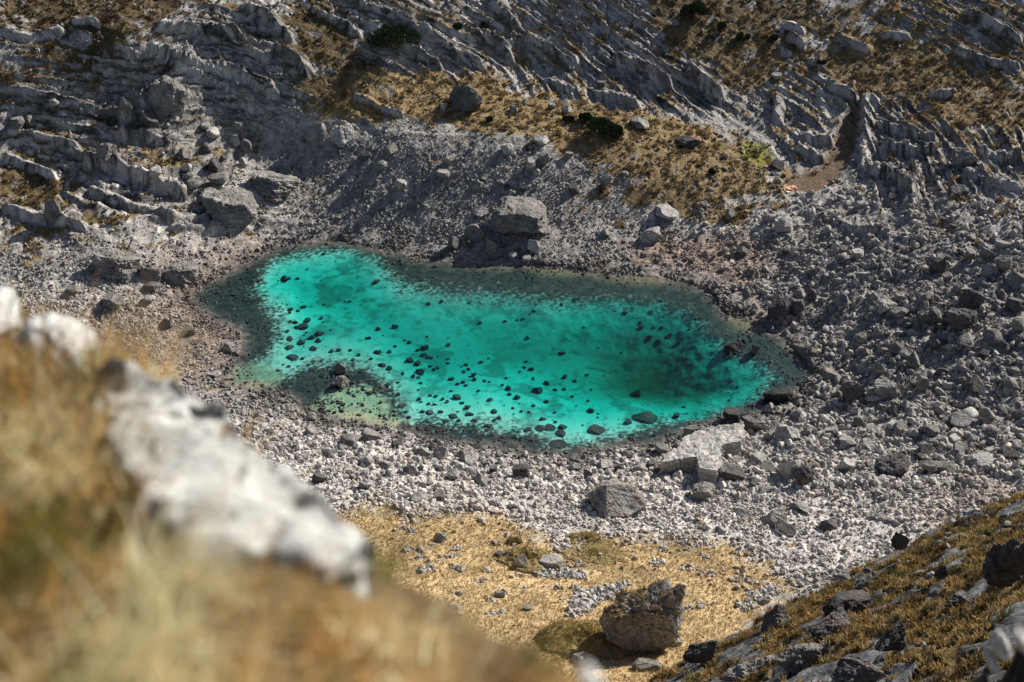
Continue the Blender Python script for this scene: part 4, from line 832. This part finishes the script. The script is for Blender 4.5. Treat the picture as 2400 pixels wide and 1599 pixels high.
# crags standing out of the spur
for i, (u, v, a, b, rz, lab) in enumerate([(1812,1448,60,64,.5,'dark crag at the outer tip of the grassy spur'),(1990,1410,110,60,.6,'dark ribbed crag in the middle of the spur'),(1950,1455,90,60,.6,'rib of rock below the ribbed crag on the spur'),(2360,1290,120,110,.6,'large black crag at the right edge of the spur'),(1880,1535,110,70,.5,'broad grey crag low on the spur'),(1925,1520,36,60,0,'pointed pale stone beside the broad grey crag'),(2010,1570,120,70,.4,'shaded crag at the bottom of the picture on the spur'),(2090,1490,80,60,.5,'small shaded crag right of the spur middle'),(1760,1560,120,56,.5,'pale ribbed crag at the lower end of the spur'),(2110,1262,36,36,0,'dark stone perched on the spur crest'),(2245,1400,60,34,.3,'whitish lichen-spotted stone on the spur'),(2205,1335,30,24,.2,'small dark stone high on the spur'),(1640,1520,70,46,.5,'dark crag at the bottom of the meadow beside the spur')]):
    vv, ff = rock_shape(860+i, 6, 9, .4, .14, [(-.5,-.3,.8,.4),(-.2,-.9,.3,.5)], 3.0)
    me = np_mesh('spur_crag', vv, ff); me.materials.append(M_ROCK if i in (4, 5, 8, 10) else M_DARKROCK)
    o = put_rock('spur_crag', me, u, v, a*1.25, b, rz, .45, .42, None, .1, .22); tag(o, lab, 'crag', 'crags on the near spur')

# ------------------------------------------------------------------ dwarf pines
m = NB('pine_needles'); oi = m.obj()
c = m.mix(m.ramp(m.noise(m.pos(), 1.6, 5, .6), [(.35, 0.0), (.7, 1.0)]), (.022,.034,.016), (.075,.098,.036)); m.l(c, m.b.inputs['Base Color'])
M_PINE = m.m
m = NB('pine_bark'); m.b.inputs['Base Color'].default_value = (.06,.04,.028,1); m.l(m.bump(m.noise(m.pos(), 9), .5, .05), m.b.inputs['Normal']); M_BARK = m.m
def dwarf_pine(u, v, wpx, hpx, label, slant=0.0, dens=1.0):
    p, d = ground(u, v+hpx*.42); s = d/F; W = wpx*s*.56; H = hpx*s*.95
    e = bpy.data.objects.new('dwarf_pine', None); COL.objects.link(e); e.location = p; tag(e, label, 'shrub', 'dwarf pines on the hillside')
    n = int(4200*dens*min(1, (wpx/60)**1.2)); lobes = max(3, int(wpx/7))
    lc = []
    for i in range(lobes):
        a = rng.uniform(0, 2*np.pi); r = W*.8*math.sqrt(rng.random()); x = r*math.cos(a); y = .7*r*math.sin(a)
        lc.append((x, y, H*(.12+.5*(1-(r/W)**2))-slant*x, W*rng.uniform(.22, .4)))
    lc = np.array(lc); q = rng.integers(0, lobes, n)
    dv = rng.normal(size=(n, 3)); dv /= np.linalg.norm(dv, axis=1)[:, None]; rr = lc[q, 3]*rng.uniform(.55, 1.05, n)
    c0_ = lc[q, :3] + dv*rr[:, None]*np.array([1, 1, .9]); c0_[:, 2] = np.maximum(c0_[:, 2], -.6-slant*c0_[:, 0]*.6)
    ln = rng.uniform(.22, .5, n); ax = dv*.7 + np.array([0, 0, .75]) + rng.normal(0, .3, (n, 3)); ax /= np.linalg.norm(ax, axis=1)[:, None]
    sd = np.cross(ax, rng.normal(size=(n, 3))); sd /= np.linalg.norm(sd, axis=1)[:, None]; s2 = np.cross(ax, sd)
    V_ = []
    for kk in range(3):
        w_ = (sd*math.cos(kk*2.1)+s2*math.sin(kk*2.1))
        V_.append(np.stack([c0_, c0_+ax*(ln*.6)[:, None]+w_*(ln*.38)[:, None], c0_+ax*ln[:, None]*1.15], 1))
    V_ = np.concatenate(V_, 0).reshape(-1, 3)
    link('foliage', np_mesh('foliage', V_, np.arange(len(V_)).reshape(-1, 3)), M_PINE, e)
    bm = bmesh.new()
    for i in range(min(6, lobes)):
        a = Vector((0, 0, -.3)); b = Vector(lc[i, :3]); ax_ = (b-a); L = ax_.length
        r = bmesh.ops.create_cone(bm, segments=6, radius1=.13, radius2=.05, depth=L, cap_ends=True)
        bmesh.ops.transform(bm, matrix=Matrix.Translation((a+b)/2) @ ax_.to_track_quat('Z', 'Y').to_matrix().to_4x4(), verts=r['verts'])
    me = bpy.data.meshes.new('stem'); bm.to_mesh(me); bm.free(); link('stem', me, M_BARK, e)
for a in [(925,86,110,72,'largest round dark green dwarf pine high on the hillside'),(1420,298,74,52,'sprawling dwarf pine on the grass bench',.45),(1378,276,40,34,'upper bushy part-detached dwarf pine beside the sprawling one',.3),(1130,60,26,20,'small dark pine bush among pale slabs, upper middle'),(1072,64,22,16,'tiny pine bush left of the small bush among pale slabs'),(1147,279,18,14,'tiny green pine bush on the ochre bench by the trail'),(1334,281,26,12,'low pine bush left of the sprawling dwarf pine'),(1622,22,60,52,'dark shaded pine bush at the top edge, right of centre'),(1690,64,32,26,'pine bush below right of the shaded top-edge bush'),(1815,92,26,22,'pine bush beside the pale knoll, upper right'),(1925,146,18,14,'tiny pine bush on brown grass in the upper right'),(1740,85,30,18,'flat pine bush between the two upper right bushes'),(1665,402,16,12,'tiny pine bush on the tussock slope above the far shore')]:
    dwarf_pine(*a)

# ------------------------------------------------------------------ sheets by the gully and hikers
def flat_mat(name, col, rough=.8):
    m = NB(name); m.l(m.mix(m.ramp(m.noise(m.pos(), 2.5), [(.3, 0.0), (.7, 1.0)]), tuple(.8*x for x in col), col), m.b.inputs['Base Color']); m.b.inputs['Roughness'].default_value = rough; return m.m
def sheet(name, corners, mat, label, cat, th=.12, n=10, wr=.12):
    P4 = [ground(u, v)[0] for u, v in corners]; zt_ = max(p[2] for p in P4)+.35
    bm = bmesh.new(); g = []
    for i in range(n+1):
        for j in range(n+1):
            s, t = i/n, j/n
            q = (P4[0]*(1-s)+P4[1]*s)*(1-t)+(P4[3]*(1-s)+P4[2]*s)*t
            q[2] = zt_ + wr*2*float(fbm(np.array([q[0]*.8]), np.array([q[1]*.8]), 3, 7)[0]) - .2*(s+t)
            g.append(bm.verts.new(q))
    for i in range(n):
        for j in range(n): bm.faces.new([g[i*(n+1)+j], g[(i+1)*(n+1)+j], g[(i+1)*(n+1)+j+1], g[i*(n+1)+j+1]])
    bmesh.ops.recalc_face_normals(bm, faces=bm.faces); me = bpy.data.meshes.new(name); bm.to_mesh(me); bm.free()
    o = link(name, me, mat); md = o.modifiers.new('thickness', 'SOLIDIFY'); md.thickness = th; return tag(o, label, cat)
sheet('tarpaulin', [(1834,440),(1862,437),(1868,446),(1845,449)], flat_mat('orange_canvas', (.62,.33,.19)), 'faded orange tarpaulin lying at the mouth of the brown gully', 'tarpaulin', .05, 10, .3)
sheet('wooden_board', [(1836,446),(1843,443),(1853,450),(1846,456)], flat_mat('pale_board', (.62,.5,.32)), 'pale board leaning below the orange tarpaulin', 'board', .08, 4, .02)
def skin_fig(name, pts, edges, mat, parent=None, loc=None, rz=0, root=0):
    me = bpy.data.meshes.new(name); me.from_pydata([p[:3] for p in pts], edges, [])
    o = link(name, me, mat, parent)
    if loc is not None: o.location = loc; o.rotation_euler = (0, 0, rz)
    sk = o.modifiers.new('skin', 'SKIN'); lay = me.skin_vertices[0] if len(me.skin_vertices) else me.skin_vertices.new(name='')
    for d_, p in zip(lay.data, pts): d_.radius = (p[3], p[3]*.85)
    lay.data[root].use_root = True
    ss = o.modifiers.new('sub', 'SUBSURF'); ss.levels = 1; ss.render_levels = 2; return o
M_SKIN = flat_mat('skin', (.5,.3,.22)); M_HAIR = flat_mat('dark_hair', (.03,.02,.015))
def hiker(u, v, top, bottom, label, rz=0, stride=.16, pack=None):
    p, d = ground(u, v)
    B = [(0,0,.95,.10),(0,0,1.12,.12),(0,0,1.32,.13),(0,0,1.47,.065),(0,.01,1.58,.085),(0,.02,1.70,.09),(0,.01,1.77,.05),
         (-.17,0,1.40,.06),(-.22,.06,1.12,.045),(-.2,-.12,.90,.035),(.17,0,1.40,.06),(.22,-.06,1.12,.045),(.2,-.2,.95,.035),
         (-.09,0,.90,.085),(-.10,-stride*.4,.48,.06),(-.10,-stride*1.1,.07,.045),(-.10,-stride*1.1-.16,.03,.035),
         (.09,0,.90,.085),(.10,stride*.4,.48,.06),(.10,stride*1.1,.07,.045),(.10,stride*1.1-.16,.03,.035)]
    E = [(0,1),(1,2),(2,3),(3,4),(4,5),(5,6),(2,7),(7,8),(8,9),(2,10),(10,11),(11,12),(0,13),(13,14),(14,15),(15,16),(0,17),(17,18),(18,19),(19,20)]
    o = skin_fig('person', B, E, M_SKIN, None, p + np.array([0, 0, .12]), rz); tag(o, label, 'person')
    J = [(q[0], q[1], q[2], q[3]+.025) for q in B]
    js = [0,1,2,7,8,10,11]; mp_ = {a: i for i, a in enumerate(js)}
    skin_fig('jacket', [J[a] for a in js]+[(-.205,-.08,.94,.055),(.205,-.17,.98,.055),(0,0,1.45,.085)], [(mp_[a], mp_[b]) for a, b in E if a in mp_ and b in mp_]+[(mp_[8], 7), (mp_[11], 8), (mp_[2], 9)], flat_mat('jacket_cloth', top), o)
    ts = [0,13,14,15,17,18,19]; mt = {a: i for i, a in enumerate(ts)}
    skin_fig('trousers', [J[a] for a in ts], [(mt[a], mt[b]) for a, b in E if a in mt and b in mt], flat_mat('trouser_cloth', bottom), o)
    skin_fig('hair', [(0,.03,1.64,.09),(0,.035,1.73,.095),(0,.02,1.80,.05)], [(0,1),(1,2)], M_HAIR, o)
    if pack: skin_fig('backpack', [(0,.17,1.1,.13),(0,.19,1.28,.14),(0,.17,1.42,.10)], [(0,1),(1,2)], flat_mat('pack_cloth', pack), o)
    return o
hiker(1926, 463, (.05,.12,.24), (.015,.018,.03), 'person in a blue top standing at the crest by the brown gully', .6)
hiker(2003, 525, (.02,.02,.025), (.10,.02,.05), 'person in dark clothes walking down the scree with a long shadow', -.4, .22, (.02,.03,.05))
hiker(2062, 506, (.012,.012,.015), (.015,.015,.02), 'person in black on the slope right of the walking hiker', .2, .1)

# ------------------------------------------------------------------ the foreground hump where the photographer stands
EDGE = np.array([(-9,8.2),(-3.2,4.9),(-1.25,3.25),(-.83,2.52),(-.53,2.22),(-.17,1.42),(-.01,1.28),(.115,1.0),(.30,.62),(.6,.1),(1.3,-.7),(4,-2.5)])
gx = np.linspace(-6, 6, 420); gy = np.linspace(-3, 12, 420)
GX, GY = np.meshgrid(gx, gy)
def near_z(x, y):
    x = np.asarray(x, float); y = np.asarray(y, float)
    d = polydist(x, y, EDGE, closed=False)
    yl = np.interp(x, EDGE[:, 0], EDGE[:, 1]); d = np.where(y > yl, d, -d)
    z = -.52 - .44*y - .12*x + .05*fbm(x*1.6, y*1.6, 4, 120) + .085*fbm(x*4.2, y*4.2, 3, 121)
    return z - 1.9*np.maximum(d+.05, 0) - .25*np.maximum(d, 0)**1.5, d
GZ, GD = near_z(GX, GY)
gn = fbm(GX*2.2, GY*2.2, 4, 122); gn2 = fbm(GX*7, GY*7, 3, 123)
gc_ = mixc(c3(.20,.125,.05)*np.ones(GX.shape+(3,), np.float32), c3(.05,.035,.015)*np.ones(GX.shape+(3,), np.float32), np.clip(.5+1.2*gn, 0, 1))
gc_ = mixc(gc_, c3(.10,.105,.10)*np.ones_like(gc_), sstep(.05, .5, GD))
gi = np.arange(GX.size).reshape(GX.shape)
gf = np.stack([gi[:-1, :-1], gi[:-1, 1:], gi[1:, 1:], gi[1:, :-1]], -1).reshape(-1, 4)
me = np_mesh('grassy_hump_ground', np.stack([GX, GY, GZ+HC], -1).reshape(-1, 3), gf, np.clip(gc_*(1+.3*gn2[..., None]), .01, .6), True)
M_NEAR = vcol_mat('near_turf', 9, .6, .03, (.7, 1.3), 0, 30)
tag(link('grassy_hump_ground', me, M_NEAR), 'steep grassy hump in the foreground falling away to the lake', 'ground', kind='structure')
# grass blades of the hump
NBL = 42000
bx = rng.uniform(-2.6, 1.0, NBL*4); by = rng.uniform(.35, 5.0, NBL*4)
bz, bd = near_z(bx, by)
clump = fbm(bx*4.2, by*4.2, 3, 121)
bu, bv_, _d = proj(bx, by, bz+HC+.05)
RK = [(225,850),(330,880),(420,885),(500,920),(545,965),(575,1030),(610,1090),(700,1150),(790,1200),(870,1250),(865,1300),(790,1320),(690,1280),(560,1240),(430,1190),(340,1130),(300,1010),(245,930)]
RK2 = [(60,770),(140,770),(220,850),(200,880),(130,850),(70,820)]
bu2, bv2, _d = proj(bx, by, bz+HC+.12)
onrock = inpoly(bu, bv_, RK) | (bd > -.03) | inpoly(bu+8, bv_-24, RK) | inpoly(bu, bv_, RK2) | ((bu < 36) & (bv_ < 800))
for hh in (.03, .07):
    bu2, bv2, _d = proj(bx, by, bz+HC+hh); onrock |= inpoly(bu2, bv2, RK) & (bv2 < 1270)
ok = ~onrock & (bd < .02) & (bd > -2.2) & (rng.random(NBL*4) < np.clip(.5+1.9*clump, .05, 1))
bx, by, bz, clump, bd = [q[ok][:NBL] for q in (bx, by, bz, clump, bd)]
n = len(bx); ln = rng.uniform(.07, .19, n)*(.85+.8*np.clip(clump, -.4, .6))
bu2, bv2, _d = proj(bx, by, bz+HC+.06); ln = ln*np.where(bu2 > 1120 + .75*(bv2-1330), .35, 1.0)*np.where(bu2 > 1060+.75*(bv2-1330), .7, 1.0)
for hh in (.10, .14, .18):
    bu2, bv2, _d = proj(bx, by, bz+HC+hh); ln = np.where(inpoly(bu2, bv2, RK), ln*.72, ln)
a = rng.normal(-.5, 1.1, n); dr = np.c_[np.cos(a), np.sin(a)]
bend = rng.uniform(.3, 1.1, n); wd = rng.uniform(.0014, .0032, n)
segs = []
perp = np.c_[-dr[:, 1], dr[:, 0], np.zeros(n)]
for t in (0, .35, .7, 1.0):
    c_ = np.c_[bx, by, bz+HC-.01] + np.c_[dr*(bend*ln*t*t)[:, None], ln*t*(1-.35*bend*t)]
    k_ = (1-t)*.9+.1
    segs += [c_-perp*(wd*k_)[:, None], c_+perp*(wd*k_)[:, None]]
v = np.stack(segs, 1).reshape(-1, 3); b = (np.arange(n)*8)[:, None]
f = np.concatenate([b+np.array([[0, 1, 3, 2]]), b+np.array([[2, 3, 5, 4]]), b+np.array([[4, 5, 7, 6]])], 0)
pal = np.array([[.62,.44,.19],[.54,.31,.09],[.78,.66,.40],[.30,.16,.045],[.17,.165,.04],[.50,.29,.12]])
hue = fbm(bx*6, by*6, 3, 131); pi_ = np.clip(((hue*2.3+.5)*6+rng.normal(0, .6, n)), 0, 5.99).astype(int)
perm_ = np.array([2,0,1,5,3,4]); bc = pal[perm_[pi_]]*rng.uniform(.7, 1.3, n)[:, None]*np.clip(1+.5*fbm(bx*11, by*11, 2, 133), .5, 1.5)[:, None]
me = np_mesh('foreground_grass', v, f, np.repeat(np.clip(bc, .02, .75), 8, 0))
M_BLADE = vcol_mat('grass_blade', 20, .1, .01, (.85, 1.15), .5)
tag(link('foreground_grass', me, M_BLADE), 'dry straw and ochre grass filling the blurred foreground', 'grass', kind='stuff')
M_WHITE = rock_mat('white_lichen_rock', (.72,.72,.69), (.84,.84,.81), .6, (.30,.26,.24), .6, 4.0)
M_BLACK = rock_mat('shade_painted_rock', (.03,.032,.035), (.06,.062,.066), .4, (.1,.1,.1), .2, 3.0)  # near-black rock colour with the shade put in
def near_rock(u, v, t, wpx, hpx, dep, seed, rot, label, mat=M_WHITE, bias=None, sink=.3):
    c = Vector(at_t(u, v, t)); s = t/F
    vv, ff = rock_shape(seed, 5, 12, .6, .09, bias); me = np_mesh('foreground_rock', vv, ff)
    o = link('foreground_rock', me, mat); o.location = c; o.scale = (wpx*s, dep, hpx*s)
    o.rotation_mode = 'XYZ'; o.rotation_euler = rot; return tag(o, label, 'rock', 'blurred rocks in the foreground')
RIB_UP = [(232,862),(290,846),(345,876),(410,884),(470,905),(520,930),(552,975),(580,1030),(625,1085),(700,1140),(770,1185),(845,1228),(872,1255)]
RIB_LO = [(225,960),(262,1040),(300,1115),(345,1170),(410,1215),(480,1250),(550,1275),(620,1296),(690,1312),(750,1328),(805,1330),(850,1312),(870,1280)]
NV = 60; NW = 22
def along(P, t):
    P = np.array(P, float); L = np.r_[0, np.cumsum(np.hypot(*np.diff(P, axis=0).T))]; L /= L[-1]
    return np.interp(t, L, P[:, 0]), np.interp(t, L, P[:, 1])
tt = np.linspace(0, 1, NV); (u1, v1), (u2, v2) = along(RIB_UP, tt), along(RIB_LO, tt)
td = np.interp(tt, [0, .4, 1], [2.62, 2.35, 1.78])
rows = []
for w_ in np.linspace(0, 1, NW):              # crest ... front edge, then down into the turf
    uu = u1*(1-w_)+u2*w_; vv_ = v1*(1-w_)+v2*w_; t_ = td + .13 - .30*w_
    ds_ = np.array([ray(*q)/np.linalg.norm(ray(*q)) for q in zip(uu, vv_)]); ts_ = np.arange(.7, 4.2, .01)
    zz_, _ = near_z(ds_[:, 0, None]*ts_, ds_[:, 1, None]*ts_); hit = (ds_[:, 2, None]*ts_ < zz_)
    tg = np.where(hit.any(1), ts_[hit.argmax(1)], 9.0)
    k7 = np.ones(9)/9; tg = np.convolve(np.pad(np.minimum(tg, t_+.2), 4, 'edge'), k7, 'valid')
    t_ = np.minimum(t_, tg-.06-.17*math.sin(math.pi*min(w_, .5)))
    rows.append(np.array([at_t(*q) for q in zip(uu, vv_, t_)]))
rows = [rows[0]+np.array([0, .22, -.42]), rows[0]+np.array([0, .10, -.12])] + rows + [rows[-1]+np.array([0, -.02, -.08]), rows[-1]+np.array([0, .03, -.4])]
G = np.stack(rows); ng = np.cross(np.gradient(G, axis=1), np.gradient(G, axis=0)); ng /= np.linalg.norm(ng, axis=2)[..., None]; ng *= np.sign(ng[..., 2:3]+1e-9)
q = fbm(G[..., 0]*5+G[..., 2]*3, G[..., 1]*5, 5, 200) - .6*sstep(.12, 0, np.abs(fbm(G[..., 0]*3.2, G[..., 1]*3.2+G[..., 2]*2, 3, 201)))
G = G + ng*(.035*q)[..., None]
gi_ = np.arange(G.shape[0]*NV).reshape(-1, NV)
fq = np.stack([gi_[:-1, :-1], gi_[1:, :-1], gi_[1:, 1:], gi_[:-1, 1:]], -1).reshape(-1, 4)
o = link('foreground_rock', np_mesh('foreground_rock', G.reshape(-1, 3), fq, None, True), M_WHITE)
tag(o, 'long blurred white rock rib sloping down right in front of the lake', 'rock', 'blurred rocks in the foreground')
near_rock(262, 880, 2.40, 70, 80, .08, 904, (-.2, .2, 0), 'small black lump added for the shadowed hollow at the head of the long white rib', M_BLACK)  # black lump added where only a shadowed hollow lies between the rocks
near_rock(150, 822, 3.0, 210, 130, .2, 905, (-.3, .6, 0), 'blurred white rock at the ridge left of the dark notch')
near_rock(5, 750, 3.3, 76, 130, .2, 906, (-.2, .1, 0), 'blurred white rock cut by the left edge')
near_rock(1385, 1592, 1.12, 60, 40, .04, 907, (-.2, .6, 0), 'small blurred white stone low at the tip of the blurred grass')
# pinnacle at the lower right corner, rising from the slope below; shade put into its colour
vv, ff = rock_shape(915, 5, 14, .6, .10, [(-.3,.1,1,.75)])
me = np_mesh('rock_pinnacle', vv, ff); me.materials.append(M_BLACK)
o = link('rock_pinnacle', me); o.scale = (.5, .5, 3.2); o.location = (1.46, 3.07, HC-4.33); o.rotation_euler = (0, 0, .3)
tag(o, 'blurred rock pinnacle, its shade painted black, cut by the lower right corner', 'rock')
for u, v, a, b, lab in [(2352,1520,34,56,1),(2325,1550,16,18,2),(2395,1500,26,26,3)]:  # white lumps added to paint the sunlit patches of the pinnacle
    vv, ff = rock_shape(930+lab, 4, 10, .6, .08); me = np_mesh('white_cap', vv, ff); me.materials.append(M_WHITE)
    q = link('white_cap', me, None, o); q.matrix_parent_inverse = (Matrix.LocRotScale(o.location, o.rotation_euler, o.scale)).inverted()
    s = 4.0/F; q.location = at_t(u, v, 4.12); q.scale = (a*s*1.25, .12, b*s*1.2)
